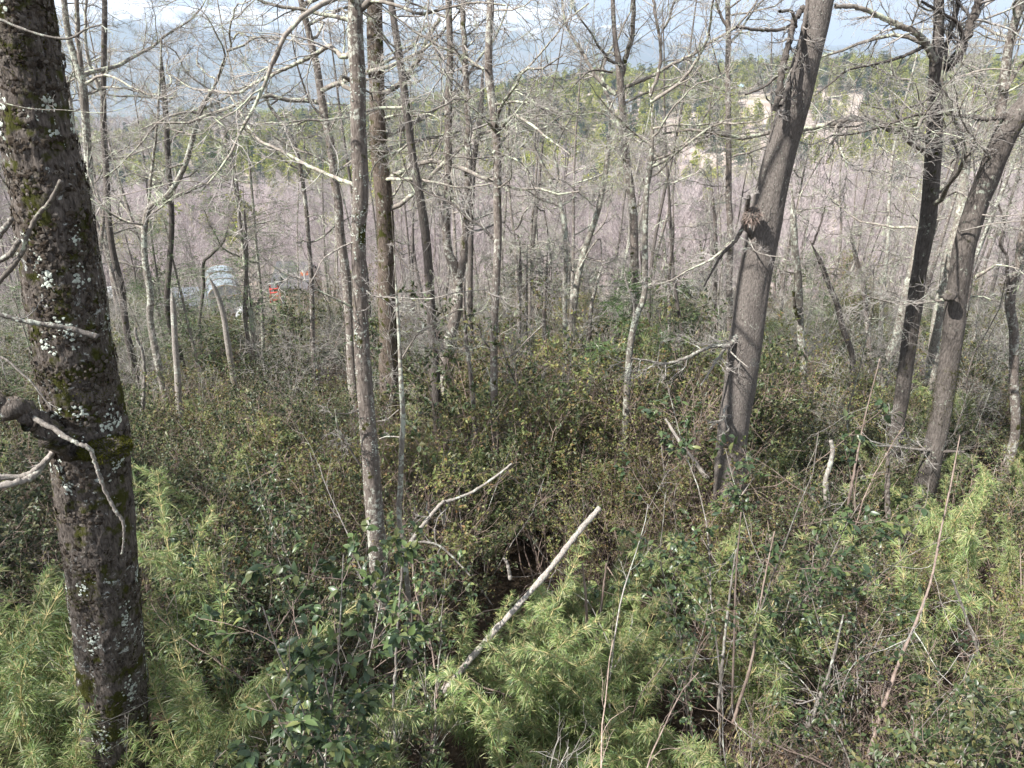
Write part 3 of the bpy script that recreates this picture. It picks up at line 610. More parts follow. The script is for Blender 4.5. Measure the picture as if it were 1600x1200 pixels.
# --- right
E1w = [40, 41, 42, 46, 50, 50, 51, 52, 54, 54, 55, 55, 52, 49, 50, 58]
E1 = tree('big smooth grey-brown trunk leaning right, bark split near its top', 'smooth', [(1290, -40), (1282, 0), (1268, 60), (1252, 120), (1241, 160), (1231, 200), (1219, 250), (1208, 300), (1198, 350), (1188, 400), (1177, 460), (1168, 530), (1158, 600), (1149, 650), (1142, 710), (1140, 800)],
     E1w, Y=9.6, nb=0, sides=64, rough=.06, ext=5,
     limbs=[([(1180, 375), (1163, 350), (1166, 330), (1170, 308)], 8, 7, 'dark', -.4), ([(1163, 350), (1150, 375), (1128, 398), (1112, 425), (1100, 448)], 7, 2, 'dark', -.4),
            ([(1147, 376), (1112, 405), (1080, 420), (1048, 438), (1018, 447)], 4, 1.5, 'branch', -.6),
            ([(1160, 512), (1150, 527), (1136, 541), (1118, 540), (1095, 548), (1070, 560), (1038, 568), (1010, 563), (985, 560)], 8, 3, 'dead', -.7),
            ([(1134, 543), (1122, 560), (1108, 582), (1095, 602)], 4.5, 2.5, 'dead', -.6), ([(1136, 543), (1150, 558), (1170, 575)], 3, 1.5, 'dead', -.7),
            ([(1040, 568), (1040, 590)], 2.5, 1.5, 'dead', -.7), ([(1144, 628), (1132, 640), (1130, 655), (1106, 661)], 5, 2.5, 'dead', -.6), ([(1131, 640), (1134, 660), (1138, 672), (1122, 682)], 4, 2, 'dead', -.6),
            ([(1170, 372), (1180, 392), (1200, 399), (1225, 402)], 2.5, 1.2, 'dead', -.8),
            ([(1258, 10), (1243, 28), (1238, 45), (1228, 85), (1222, 110), (1216, 150), (1212, 172)], 9, 11, 'dark', -.3), ([(1262, 0), (1256, 40), (1245, 95), (1232, 135), (1220, 165)], 7, 6, 'dark', -.45),
            ([(1236, 40), (1215, 47), (1180, 46), (1150, 42)], 6, 4, 'dark', -.3), ([(1232, 105), (1215, 118), (1195, 135), (1165, 148)], 5, 3, 'dark', -.3), ([(1242, 100), (1232, 118), (1225, 138)], 3, 2.5, 'dead', -.7), ([(1244, 42), (1237, 18), (1218, 18)], 5, 5, 'dead', -.6)])
burl(E1[0], E1[3], at(1176, 336, 9.35), .10, np.random.default_rng(8), M['dark'], False, (1, 1, 1.1))
A = Acc(); g = np.random.default_rng(9); n = 240; c = at(1176, 336, 9.3); d = nrm(g.normal(size=(n, 3))+np.array([0, -.5, -.3]))
blades(A, c-E1[3]+d*.08, d, g.uniform(.03, .09, n), .005, g.uniform(0, 1, n), 0, g); link('dead_shoots', A.mesh('dead_shoots', [M['redtwig']]), E1[0])['kind'] = 'stuff'
M['dots'] = plain('lichen_dots', (.27, .27, .23), .95, .3, 9)
link('lichen', crust(E1[1], E1[2], 1300, .0055, g, None, None, 2).mesh('lichen', [M['dots']], False, E1[3]), E1[0])['kind'] = 'stuff'
tree('dark trunk right of the big smooth one, forking into many stems near the top', 'dark', [(1472, -30), (1470, 50), (1467, 90), (1465, 130), (1462, 200), (1455, 280), (1450, 340), (1440, 400), (1430, 470), (1420, 540), (1411, 600), (1403, 650), (1394, 720)],
     [15, 16, 22, 24, 24, 25, 25, 24, 24, 24, 23, 22, 22], Y=11.5, nb=7, low=330, sides=24, size='b', rough=.07,
     limbs=[([(1478, 108), (1497, 85), (1510, 55), (1525, 15), (1535, -30)], 15, 12, 'dark'), ([(1472, 100), (1482, 60), (1492, 25), (1500, -20)], 9, 7, 'dark'),
            ([(1462, 100), (1448, 70), (1432, 52), (1405, 40), (1385, 30), (1360, 18), (1335, 11), (1305, 10)], 11, 6, 'branch', -.4),
            ([(1445, 72), (1425, 82), (1390, 95), (1358, 102), (1325, 110), (1305, 125), (1272, 150)], 6, 2, 'dark', -.6),
            ([(1500, 95), (1505, 60), (1495, 35), (1470, 20), (1440, 2)], 6, 4, 'dark', -.4), ([(1455, 150), (1430, 165), (1380, 170), (1345, 160)], 4, 1.5, 'branch', -.5),
            ([(1460, 135), (1500, 120), (1545, 108), (1590, 112)], 4, 2, 'branch', -.5), ([(1452, 310), (1480, 290), (1497, 245), (1485, 215)], 5, 4, 'dark', .4)])
E3 = tree('dark thick trunk at the right edge curving away to the upper right', 'dark', [(1660, 110), (1625, 140), (1600, 168), (1580, 195), (1562, 235), (1547, 280), (1532, 320), (1520, 360), (1509, 400), (1502, 440), (1496, 480), (1490, 540), (1480, 600), (1469, 660), (1457, 710), (1444, 765)],
     [34, 34, 34, 36, 38, 36, 34, 34, 33, 33, 32, 31, 31, 31, 32, 36], Y=10.2, nb=2, low=130, sides=34, ext=5, rough=.07,
     limbs=[([(1572, 184), (1535, 186), (1495, 180), (1460, 177), (1425, 181), (1395, 192), (1340, 208), (1300, 212)], 7, 2.5, 'dark', -.5), ([(1483, 468), (1450, 472), (1415, 475), (1380, 470), (1345, 460), (1320, 465)], 4, 1.5, 'branch', -.6),
            ([(1525, 433), (1543, 422), (1560, 414), (1592, 420)], 6, 2, 'branch', -.4), ([(1530, 335), (1560, 338), (1610, 333)], 2.6, 1.6, 'dead', -.7), ([(1500, 362), (1550, 350), (1610, 344)], 2.6, 1.6, 'dead', -.7),
            ([(1462, 700), (1440, 703), (1400, 698), (1362, 696)], 6, 2, 'dead', -.5), ([(1455, 706), (1480, 705), (1507, 706)], 7, 3, 'dark', -.3), ([(1440, 700), (1420, 685), (1412, 668), (1395, 655)], 4, 2, 'branch', -.4),
            ([(1555, 255), (1530, 225), (1510, 200), (1500, 170), (1520, 130)], 4, 2, 'branch', -.6), ([(1300, 212), (1270, 225), (1240, 222)], 2, 1, 'dead', -.7)])
burl(E3[0], E3[3], at(1484, 462, 10.0), .09, g, M['dark'], False, (1, 1, 1)); link('moss', moss(E3[1], E3[2], 34, g, [int(len(E3[1])*t) for t in (.16, .175, .19, .2)], .02).mesh('moss', [M['moss']], False, E3[3]), E3[0])['kind'] = 'stuff'
tree('pale trunk rising behind the dark curving trunk at the right edge', 'grey', [(1600, -20), (1583, 60), (1575, 120), (1568, 170), (1560, 220), (1547, 270), (1534, 320), (1520, 390), (1512, 460), (1500, 540), (1490, 600)], [12, 14, 15, 15, 16, 16, 16, 16, 17, 17, 18], Y=15, nb=6, low=300, size='m',
     limbs=[([(1572, 140), (1590, 110), (1608, 90)], 6, 4, 'grey')])
tree('lit pale trunk leaning between the two dark trunks on the right', 'pale', [(1510, 150), (1512, 220), (1505, 290), (1495, 350), (1480, 400), (1468, 470), (1458, 540), (1450, 600)], [12, 14, 15, 16, 17, 17, 17, 18], Y=17, nb=6, low=320, size='m', up=False)
tree('pale trunk draped with hanging lichen left of the forking dark trunk', 'pale', [(1448, 300), (1437, 350), (1424, 410), (1412, 460), (1400, 520), (1386, 560), (1372, 610)], [11, 13, 14, 15, 15, 16, 16], Y=16, nb=6, low=480, size='m', up=False)
tree('thin trunk with yellow moss at the far right edge', 'grey', [(1602, 300), (1596, 370), (1590, 420), (1578, 470), (1584, 520), (1583, 600), (1583, 690)], [12, 13, 13, 15, 14, 14, 14], Y=11.5, nb=6, low=430, size='s', up=False,
     limbs=[([(1578, 470), (1574, 430), (1573, 400), (1562, 380), (1570, 350), (1560, 320)], 5, 3, 'dark')])
tree('pale ragged trunk with a mossy scar right of the big smooth trunk', 'pale', [(1238, 290), (1241, 340), (1244, 390), (1250, 440), (1253, 510), (1258, 600)], [9, 11, 12, 12, 12, 12], Y=15, nb=7, low=470, size='s', up=False, limbs=[([(1247, 500), (1242, 480), (1240, 455)], 6, 4, 'mossy', -.2)])
tree('dark thin stem leaning left, seen right of the ragged pale trunk', 'dark', [(1268, 378), (1285, 412), (1297, 445), (1310, 475), (1320, 515), (1336, 580)], [7, 8, 8, 9, 9, 9], Y=15, nb=5, low=520, size='s', up=False, limbs=[([(1270, 382), (1282, 350), (1290, 320)], 4, 2, 'dark')])
tree('thin lichen-hung tree behind the dark leaning stem', 'grey', [(1322, 340), (1335, 400), (1349, 440), (1357, 490), (1362, 580)], [5, 7, 7, 8, 8], Y=18, nb=7, low=520, size='s', up=False)
# --- left
for lab, kd, pts, w, Y, sz, lim in (
    ('pale double-topped trunk nearest the big mossy trunk', 'pale', [(97, -20), (108, 60), (128, 125), (133, 180), (141, 300), (151, 380), (163, 450), (172, 540)], [9, 10, 13, 13, 12, 12, 12, 12], 17, 'b', [([(128, 120), (122, 60), (120, 0), (119, -30)], 8, 6, 'grey')]),
    ('straight dark grey trunk right of the pale double-topped trunk', 'dark', [(159, -20), (160, 70), (159, 150), (159, 210), (166, 300), (176, 370), (188, 450), (194, 520)], [8, 9, 9, 10, 10, 10, 11, 11], 18, 'm', [([(160, 150), (140, 100), (133, 50), (135, 0)], 6, 4, 'pale')]),
    ('slender grey trunk half hidden beside the big mossy trunk', 'grey', [(110, 120), (115, 160), (121, 220), (126, 290), (130, 370), (140, 470), (150, 540)], [8, 8, 9, 9, 9, 9, 9], 20, 'm', []),
    ('dark straight trunk on the left slope with a pale top', 'dark', [(252, 60), (257, 130), (262, 180), (267, 260), (268, 340), (266, 410), (268, 500)], [6, 8, 9, 9, 9, 9, 10], 19, 'm', []),
    ('pale crooked tree arching to a high bough on the left', 'pale', [(372, 50), (345, 120), (316, 170), (302, 212), (286, 262), (262, 305), (234, 325), (228, 360), (231, 412), (238, 460), (240, 520)], [4, 6, 8, 8, 9, 9, 10, 10, 10, 11, 11], 16, 'm', [([(316, 170), (340, 160), (372, 140), (402, 128)], 4, 3, 'branch'), ([(288, 255), (262, 262), (240, 250), (232, 290)], 3, 2, 'pale'), ([(232, 322), (238, 260), (246, 190), (250, 120), (252, 60)], 5, 3, 'pale')]),
    ('grey stripped snag with a bare silvery foot on the left slope', 'dead', [(264, 452), (267, 480), (270, 530), (274, 580), (280, 650)], [5, 9, 10, 10, 11], 13.5, 's', []),
    ('leaning pale snag with a split tip', 'dead', [(325, 430), (337, 460), (347, 500), (354, 545)], [6, 8, 9, 10], 18, 's', []),
    ('small black crooked tree bending right over the greenhouse roof', 'dark', [(362, 345), (352, 375), (330, 398), (317, 412), (315, 450), (313, 515)], [2.5, 4, 5, 5, 5, 6], 21, 's', []),
    ('thin leaning stem in front of the pinkish valley on the left', 'grey', [(432, 110), (418, 150), (445, 195), (465, 230), (478, 300), (485, 380), (488, 470), (490, 550)], [4, 5, 6, 6, 7, 7, 8, 8], 20, 'm', [])):
    tree(lab, kd, pts, w, Y=Y, nb=7 if sz != 's' else 2, low=380, size=sz, limbs=lim, up=pts[0][1] < 0)

# --- other slim trees standing further down the slope
G2 = np.random.default_rng(21)
kinds = ['pale', 'grey', 'grey', 'dark', 'dark']
placed = [(t[3][0], t[3][1]) for t in TREES]
nfill = 0
for k in range(5000):
    if nfill >= 92: break
    Y = G2.uniform(19, 50); x = G2.uniform(-.74, .74)*Y
    if min((x-a)**2+(y_-Y)**2 for a, y_ in placed) < 1.3: continue
    if float(n2(np.array([x]), np.array([Y]), 5., 2, 66)[0]) < -.08: continue
    z = T1(x, Y); h = G2.uniform(9, 14); n = 10; ts = np.linspace(0, 1, n)
    bx, by, _ = pix(np.array([x, Y, z+3.5]))
    if 255 < bx < 385 and G2.random() < .35 or 410 < bx < 490 and G2.random() < .35: continue
    placed.append((x, Y)); nfill += 1
    lx, ly = G2.normal(size=2)*.9; r0 = G2.uniform(.05, .12)
    P = np.stack([x+lx*ts+.28*vn(np.stack([ts*3, ts*0+k, ts*0], -1), 1), Y+ly*ts+.28*vn(np.stack([ts*3, ts*0+k+9.5, ts*0], -1), 2), z-.1+h*ts], -1)
    P = catmull(P, 46); Rr = r0*np.linspace(1, .22, 46)
    kd = kinds[G2.integers(5)]; base = P[0].copy(); root = empty('slim_tree', base)
    sz = 'very thin' if r0 < .065 else 'slim' if r0 < .095 else 'sturdier'; wh = near(float(bx), float(by)); kn = {'pale': 'pale lichened', 'grey': 'grey-brown', 'dark': 'dark'}[kd]
    tag(root, f'{sz} bare tree with {kn} bark downslope, {wh}', 'tree', f'{sz} {kn} trees down the slope, {wh}')
    link('trunk', trunk_mesh(P, Rr, 9, M[kd], .05, k, base), root)
    for j in range(11): place_branch(root, base, P, Rr, .3+.68*G2.random(), G2.uniform(0, 6.28), G2.uniform(.45, 1.0)*(.8 if j > 4 else 1), BR_MID if G2.random() < .6 else BR_BIG, G2)
# trees behind and beside the viewer, part of the same wood; they dapple the thicket with shade
for k, (x, Y, h, r0) in enumerate([(-4.2, -5.5, 18, .24), (-11, -3, 16, .2), (3.5, -6, 16, .18), (-10.5, 6, 15, .16), (9.5, 1, 15, .2), (-14, 3, 16, .2), (-3.2, -9.5, 17, .2), (12.5, 7.0, 14, .18)]):
    z = T1(x, Y); ts = np.linspace(0, 1, 10)
    P = catmull(np.stack([x+.5*vn(np.stack([ts*3, ts*0+k, ts*0], -1), 1), Y+.4*vn(np.stack([ts*3, ts*0+k+9.5, ts*0], -1), 2), z-.1+h*ts], -1), 50); Rr = r0*np.linspace(1, .25, 50)
    base = P[0].copy(); root = empty('beech_tree', base); tag(root, 'bare beech tree of the wood around the viewpoint', 'tree', 'beech trees outside the view')
    link('trunk', trunk_mesh(P, Rr, 14, M['grey'], .06, k, base), root)
    for j in range(16): place_branch(root, base, P, Rr, .42+.57*G2.random(), G2.uniform(0, 6.28), G2.uniform(.8, 1.35), BR_BIG, G2)
# ================================================================== understory prototypes
def stems(g, n, h, spread, K, wig, base=.12, up=.1):
    p = g.normal(size=(n, 3))*base; p[:, 2] = -.1; a = g.uniform(0, 6.28, n); s = spread*g.uniform(.3, 1.2, n)
    d = nrm(np.stack([np.cos(a)*s, np.sin(a)*s, np.ones(n)], -1)); L = h*g.uniform(.7, 1.15, n); pts = [p]
    for k in range(K-1):
        pts.append(pts[-1]+d*(L/(K-1))[:, None]); d = nrm(d+g.normal(size=(n, 3))*wig+np.array([0, 0, up]))
    return np.stack(pts, 1)
def on_lines(g, P, n, t0=.15):
    N, K = P.shape[:2]; M_ = N*n; i0 = np.repeat(np.arange(N), n); t = g.uniform(t0, 1, M_)*(K-1.001); i = t.astype(int); f = (t-i)[:, None]
    return P[i0, i]*(1-f)+P[i0, i+1]*f, nrm(P[i0, i+1]-P[i0, i])
def shrub_proto(seed, h, n, nl, lw, mat, leafn, spread=.55, twig='redtwig', up=.06, far=False):
    g = np.random.default_rng(seed); P0 = stems(g, n, h, spread, 9, .12); R0 = np.broadcast_to(.009*np.linspace(1, .35, 9), (n, 9))
    P1, R1 = grow(g, P0, R0, 6, h*.42, (25, 70), 7, .16, up, .2, 1, .6, .4, .003); P2, R2 = grow(g, P1, R1, 5, h*.22, (25, 70), 5, .16, up, .15, 1, .7, .5, .0017)
    A = Acc(); tubes(A, P0, R0, 5, 0); tubes(A, P1, R1, 4 if not far else 3, 0)
    if not far: tubes(A, P2, R2, 3, 0)
    B = A if far else Acc(); mi = 1 if far else 0
    pos, tn = on_lines(g, P2, leafn); m_ = len(pos)
    leaves(B, pos, tn*.6+g.normal(size=(m_, 3))*.7+np.array([0, 0, .1]), nl*g.uniform(.6, 1.3, m_), lw*g.uniform(.7, 1.2, m_), .25, mi, g, .2)
    if far: return A.mesh('thicket_shrub', [M[twig], M[mat]])
    return A.mesh('stems', [M[twig]]), B.mesh('foliage', [M[mat]])
SH_D = [shrub_proto(200+k, 1.75, 9, .050, .030, 'dleaf', 11) for k in range(4)]
SH_L = [shrub_proto(210+k, 1.7, 9, .044, .024, 'lleaf', 9, .5) for k in range(4)]
TW = []
for k in range(4):
    g = np.random.default_rng(230+k); A = Acc(); P0 = stems(g, 9, 2.0, .7, 10, .14); R0 = np.broadcast_to(.010*np.linspace(1, .3, 10), (9, 10))
    P1, R1 = grow(g, P0, R0, 8, .9, (25, 65), 8, .14, .05, .2, 1, .6, .35, .003); P2, R2 = grow(g, P1, R1, 6, .42, (25, 65), 6, .14, .03, .15, 1, .7, .5, .0016)
    tubes(A, P0, R0, 5, 0); tubes(A, P1, R1, 4, 1); tubes(A, P2, R2, 3, 1)
    B = Acc(); pos, tn = on_lines(g, P2, 2); leaves(B, pos, tn+g.normal(size=tn.shape)*.8, .03, .018, .2, 0, g, .2)
    TW.append((A.mesh('stems', [M['twig'], M['redtwig']]), B.mesh('foliage', [M['lleaf']])))
def bamboo_proto(seed, n, h, lean, plume=1.0, ln=.13, dens=96):
    g = np.random.default_rng(seed); A = Acc(); B = Acc(); K = 16
    p = g.normal(size=(n, 3))*.16; p[:, 2] = -.1; a = g.uniform(0, 6.28, n)
    d = nrm(np.stack([np.cos(a)*lean*g.uniform(.2, 1.3, n), np.sin(a)*lean*g.uniform(.2, 1.3, n), np.ones(n)], -1)); L = h*g.uniform(.65, 1.12, n); pts = [p]
    for k in range(K-1):
        pts.append(pts[-1]+d*(L/(K-1))[:, None]); d = nrm(d+g.normal(size=(n, 3))*.05+np.stack([np.cos(a), np.sin(a), -np.ones(n)*.5], -1)*.012*k*lean*2)
    P0 = np.stack(pts, 1); tubes(A, P0, np.broadcast_to(.0075*np.linspace(1, .25, K), (n, K)), 6, 0)
    for q in range(n):
        c = catmull(P0[q], max(6, int(L[q]/.105))); tn = nrm(np.gradient(c, axis=0)); k0 = int(len(c)*g.uniform(.22, .4))
        for k in range(k0, len(c)):
            u = (k-k0)/(len(c)-k0); m_ = int(dens*(1.2-.6*u)); nb_ = 9; bd = nrm(g.normal(size=(nb_, 3))*np.array([1, 1, .4])+tn[k]*.8)
            bl = g.uniform(.05, .13, nb_)*(1.2-.7*u)*plume; tubes(A, np.stack([c[k]+bd*0, c[k]+bd*bl[:, None]*.5, c[k]+bd*bl[:, None]+tn[k]*.02], 1), np.broadcast_to(np.array([.0028, .002, .001]), (nb_, 3)), 3, 0)
            j = g.integers(nb_, size=m_); pos = c[k]+bd[j]*(bl[j]*g.uniform(.1, 1, m_))[:, None]
            blades(B, pos, bd[j]*.9+g.normal(size=(m_, 3))*.42+tn[k]*.45, ln*g.uniform(.55, 1.3, m_)*(1.1-.3*u), .0064, g.uniform(.15, 1.1, m_), 0, g)
    return A.mesh('culms', [M['culm']]), B.mesh('foliage', [M['bamboo']])
BAM = [bamboo_proto(250+k, [5, 6, 5, 6, 5][k], [2.3, 2.1, 2.5, 1.9, 2.3][k], [.25, .32, .16, .36, .5][k]) for k in range(5)]
def gloss_proto(seed, h, n, leafn, ll=.060):
    g = np.random.default_rng(seed); P0 = stems(g, n, h, .22, 12, .09, .1, .08); R0 = np.broadcast_to(.010*np.linspace(1, .3, 12), (n, 12)); A = Acc(); B = Acc()
    P1, R1 = grow(g, P0, R0, 11, .62, (30, 75), 8, .14, .05, .3, 1, .6, .35, .003); P2, R2 = grow(g, P1, R1, 5, .2, (25, 65), 5, .12, .0, .2, 1, .7, .5, .0018)
    tubes(A, P0, R0, 6, 0); tubes(A, P1, R1, 4, 1); tubes(A, P2, R2, 3, 1)
    pos, tn = on_lines(g, P2, leafn, .3); m_ = len(pos)
    leaves(B, pos, tn*.7+g.normal(size=(m_, 3))*.55, ll*g.uniform(.5, 1.3, m_), ll*.55*g.uniform(.75, 1.15, m_), .22, 0, g, .45, True)
    return A.mesh('stems', [M['dead'], M['redtwig']]), B.mesh('foliage', [M['gleaf']])
GL = [gloss_proto(270+k, 3.0, [4, 5, 3][k], 6) for k in range(3)] + [gloss_proto(280, 3.0, 5, 9, .066)]
# conifer sapling with flat sprays
def conifer_proto(seed, h, mat='fir', wispy=False):
    g = np.random.default_rng(seed); A = Acc(); B = Acc(); K = 14; P0 = np.stack([.05*vn(np.stack([np.linspace(0, 3, K), np.zeros(K)+seed, np.zeros(K)], -1)), np.zeros(K), np.linspace(-.1, h, K)], -1)[None]
    R0 = (.03*h/2.5*np.linspace(1, .15, K))[None]; tubes(A, P0, R0, 7, 0); nb = int(26*h)
    t = g.uniform(.12, .99, nb); a = g.uniform(0, 6.28, nb); L = h*(.36*(1-t)**.8+.05)*g.uniform(.6, 1.15, nb); s = np.stack([np.interp(t, np.linspace(0, 1, K), P0[0, :, i]) for i in range(3)], -1)
    d = nrm(np.stack([np.cos(a), np.sin(a), g.uniform(-.05, .55, nb)], -1)); pts = [s]
    for k in range(6): pts.append(pts[-1]+d*(L/6)[:, None]); d = nrm(d+g.normal(size=(nb, 3))*.09+np.array([0, 0, -.06]))
    P1 = np.stack(pts, 1); R1 = np.broadcast_to(.006*np.linspace(1, .3, 7), (nb, 7)); tubes(A, P1, R1, 4, 0)
    P2, R2 = grow(g, P1, R1, 12, h*.09, (30, 60), 4, .1, -.03, .1, 1, .6, .5, .0015, .85)
    pos, tn = on_lines(g, P2, 12 if not wispy else 8, 0); m_ = len(pos)
    blades(B, pos, tn+g.normal(size=(m_, 3))*np.array([.55, .55, .2]), g.uniform(.03, .06, m_), .007, g.uniform(0, .5, m_), 0, g)
    return A.mesh('trunk', [M['branch']]), B.mesh('foliage', [M[mat]])
CON = [conifer_proto(290+k, 2.8) for k in range(2)]; WIS = [conifer_proto(295, 5.2, 'fir', True)]

def plant(name, meshes, x, y, label, cat, group, s=1., g=rng, zoff=0, tilt=.08, parts=('stems', 'foliage'), rz=None, solo_=False):
    s = trim(x, y, s, 2.1, name) if name in ('bamboo_clump', 'leafy_shrub', 'twiggy_shrub') and not solo_ else s
    root = link(name, meshes[0]); root.location = (x, y, T1(x, y)+zoff)
    root.rotation_euler = (g.normal()*tilt, g.normal()*tilt, g.uniform(0, 6.28) if rz is None else rz); root.scale = (s*g.uniform(.9, 1.1), s*g.uniform(.9, 1.1), s)
    tag(root, label, cat, group); link(parts[1], meshes[1], root); return root
def zone(px, py):          # what grows where, read off the photograph: share of bamboo, light leaves, bare twigs
    if px < 340 and py > 930: return .9, .0, .04
    if 620 < px < 1170 and py > 850: return .92, .02, .03
    if px < 600 and py > 720: return .12, .14, .14
    if px > 1390 and py > 640 and py < 960: return .5, .2, .15
    if 1180 < px and py > 900: return .12, .3, .35
    if 620 < px < 760 and 600 < py < 720: return .45, .1, .3
    if 690 < px < 1100 and py < 800: return .14, .58, .12
    if px < 620: return .10, .2, .15
    return .24, .34, .12
def bare_spot(x, y):
    px, py, _ = pix(np.array([x, y, T1(x, y)+1.4]))
    if 585 < px < 720 and 900 < py < 1150: return True       # dark gap round the feet of the pale stems
    if 880 < px < 1130 and 720 < py < 790 and y > 8: return False
    return False
SIGHT = [at(*q) for q in ((596, 965, 6.6), (590, 900, 6.6), (584, 800, 6.6), (712, 1050, 4.95), (760, 1000, 5.1), (810, 945, 5.3), (870, 870, 5.6), (920, 810, 5.9), (1140, 735, 9.6), (1120, 720, 9.6), (1165, 730, 9.6), (125, 1195, 4.6), (150, 1195, 4.6), (215, 1195, 4.6), (240, 1195, 4.6), (180, 1190, 4.6), (135, 1120, 4.6), (225, 1120, 4.6),
          (1123, 1090, 5.0), (1143, 1100, 4.9), (1150, 1110, 5.1), (641, 1040, 6.2), (630, 930, 6.2), (616, 1120, 4.3), (1450, 730, 10.2), (1292, 770, 8.6), (1388, 790, 8.8), (1400, 1040, 4.8), (1455, 905, 5.3), (1265, 1130, 4.7), (1528, 1020, 5.4), (920, 975, 5.8), (935, 985, 5.9), (1100, 745, 9.8), (774, 680, 11), (978, 660, 11.5))]
def trim(X, Y, s, h, name=''):          # low growth where the photograph looks over it at a trunk's foot
    for K in SIGHT:
        if K[1] > Y+.1:
            t = Y/K[1]; xl = K[0]*t; zl_ = CAM[2]+(K[2]-CAM[2])*t
            if abs(xl-X) < (.75 if name == 'bamboo_clump' else .55): s = min(s, max(.22, (zl_-T1(X, Y))/(h*1.12)))
    return s
G3 = np.random.default_rng(33); far_pts = []
cnt = {}
zl = lambda px, py: ('lower left of' if px < 500 else 'lower middle of' if px < 1080 else 'lower right of') if py > 850 else ('left of' if px < 500 else 'middle of' if px < 1080 else 'right of')
y = 2.7
while y < 50:
    st = .83 if y < 17.5 else 1.25
    xs = np.arange(-(y*.78+2), y*.78+2, st)
    for x in xs:
        X = x+G3.uniform(-.4, .4)*st; Yy = y+G3.uniform(-.4, .4)*st
        if math.hypot(X+3.2, Yy-4.7) < .5: continue
        px, py, dep = pix(np.array([X, Yy, T1(X, Yy)+1.5]))
        if Yy < 3.0 and abs(X) > 2.9: pass
        if y >= 17.5: far_pts.append((X, Yy)); continue
        if bare_spot(X, Yy): continue
        hb = 1+.5*float(n2(np.array([X]), np.array([Yy]), 2.3, 2, 44)[0])
        if 690 < px < 1130 and 8.5 < Yy < 16: hb *= 1.4
        u = G3.random(); pb, pl, pt = zone(px, py)
        where = near(float(px), float(py)); kx = int(G3.integers(60))
        if u < pb: plant('bamboo_clump', BAM[kx % 5], X, Yy, f'feathery green bamboo clump {where}', 'bamboo', f'bamboo clumps {where}', G3.uniform(.8, 1.08)*hb*(1.0 if y < 9 else .85), G3)
        elif u < pb+pl: plant('leafy_shrub', SH_L[kx % 4], X, Yy, f'light green and rusty small-leaved shrub {where}', 'shrub', f'light small-leaved shrubs {where}', G3.uniform(.85, 1.2)*hb, G3)
        elif u < pb+pl+pt: plant('twiggy_shrub', TW[kx % 4], X, Yy, f'nearly leafless tangle of thin brown stems {where}', 'shrub', f'leafless shrubs {where}', G3.uniform(.75, 1.1)*hb, G3)
        else: plant('leafy_shrub', SH_D[kx % 4], X, Yy, f'dark green small-leaved shrub {where}', 'shrub', f'dark small-leaved shrubs {where}', G3.uniform(.85, 1.2)*hb, G3)
    y += st
# single plants that stand out
def on_top(px, py, h):       # ground point whose plant of height h ends at that pixel
    d = ray(px, py); t = 1.
    for k in range(80):
        P = CAM+d*t; e = P[2]-(T1(P[0], P[1])+h); t += e/(-d[2]+.175*d[1])*.7
    P = CAM+d*t; return P[0], P[1]
for px, py, Y, lab, v in ((1205, 640, 5.6, 'tall shrub with glossy yellow-green leaves before the foot of the big smooth trunk', 0),
                          (495, 890, 3.5, 'large glossy-leaved shrub standing nearest the camera, left of the slender trunk foot', 3),
                          (1120, 900, 5.3, 'glossy leaved sapling on thin upright stems low right of the fallen pole', 2),
                          (640, 870, 5.0, 'small glossy-leaved sapling beside the thin white-flecked stem', 2),
                          (1285, 790, 5.6, 'bushy glossy-leaved shrub right of the tallest glossy shrub', 1),
                          (300, 850, 5.6, 'glossy-leaved shrub low beside the big mossy trunk', 0),
                          (420, 760, 6.4, 'glossy-leaved shrub in the shade between the mossy and slender trunks', 2),
                          (1420, 960, 4.3, 'glossy-leaved shrub in the lower right tangle', 0)):
    P = at(px, py, Y); sh = (P[2]-T1(P[0], Y))/3.0; plant('glossy_shrub', GL[v], P[0], Y, lab, 'shrub', None, sh, G3)
for px, py, s, v, lab in ((795, 960, 1.0, 0, 'tall bamboo plume rising below the leaning dead pole'), (880, 925, 1.05, 2, 'pale bleached bamboo plume in the middle of the bamboo bank'), (950, 930, 1.0, 2, 'blue-green bamboo plume right of the bleached one'),
                        (1335, 745, .85, 1, 'straw-coloured bamboo plume in the thicket right of the big smooth trunk'), (740, 700, .8, 3, 'small bamboo clump at the foot of the pale straight trunk'), (560, 960, 1.0, 4, 'arching bamboo clump at the bare foot of the slender trunk'),
                        (15, 1050, .95, 2, 'broad bamboo clump left of the foot of the big mossy trunk'), (300, 1090, .8, 0, 'bamboo clump arching out right of the foot of the big mossy trunk'), (1060, 1020, 1., 4, 'bamboo clump arching to the right at the bottom centre'), (40, 880, .9, 3, 'small shaded bamboo clump at the left edge')):
    x, y_ = on_top(px, py, 2.1*s); plant('bamboo_clump', BAM[v], x, y_, lab, 'bamboo', None, s, G3, solo_=True)
for px, py, h, s, Y, lab in ((992, 432, 2.8, 1.35, 14.5, 'dark green young conifer behind the kinked pale trunk'), (940, 535, 2.8, .8, 13.5, 'low conifer sapling left of the dark young conifer'), (1030, 520, 2.8, .8, 14, 'low conifer sapling right of the dark young conifer')):
    P = at(px, py, Y); z = T1(P[0], Y); plant('conifer_sapling', CON[0], P[0], Y, lab, 'conifer', None, max(.5, (P[2]-z)/2.8), G3, 0, .02)
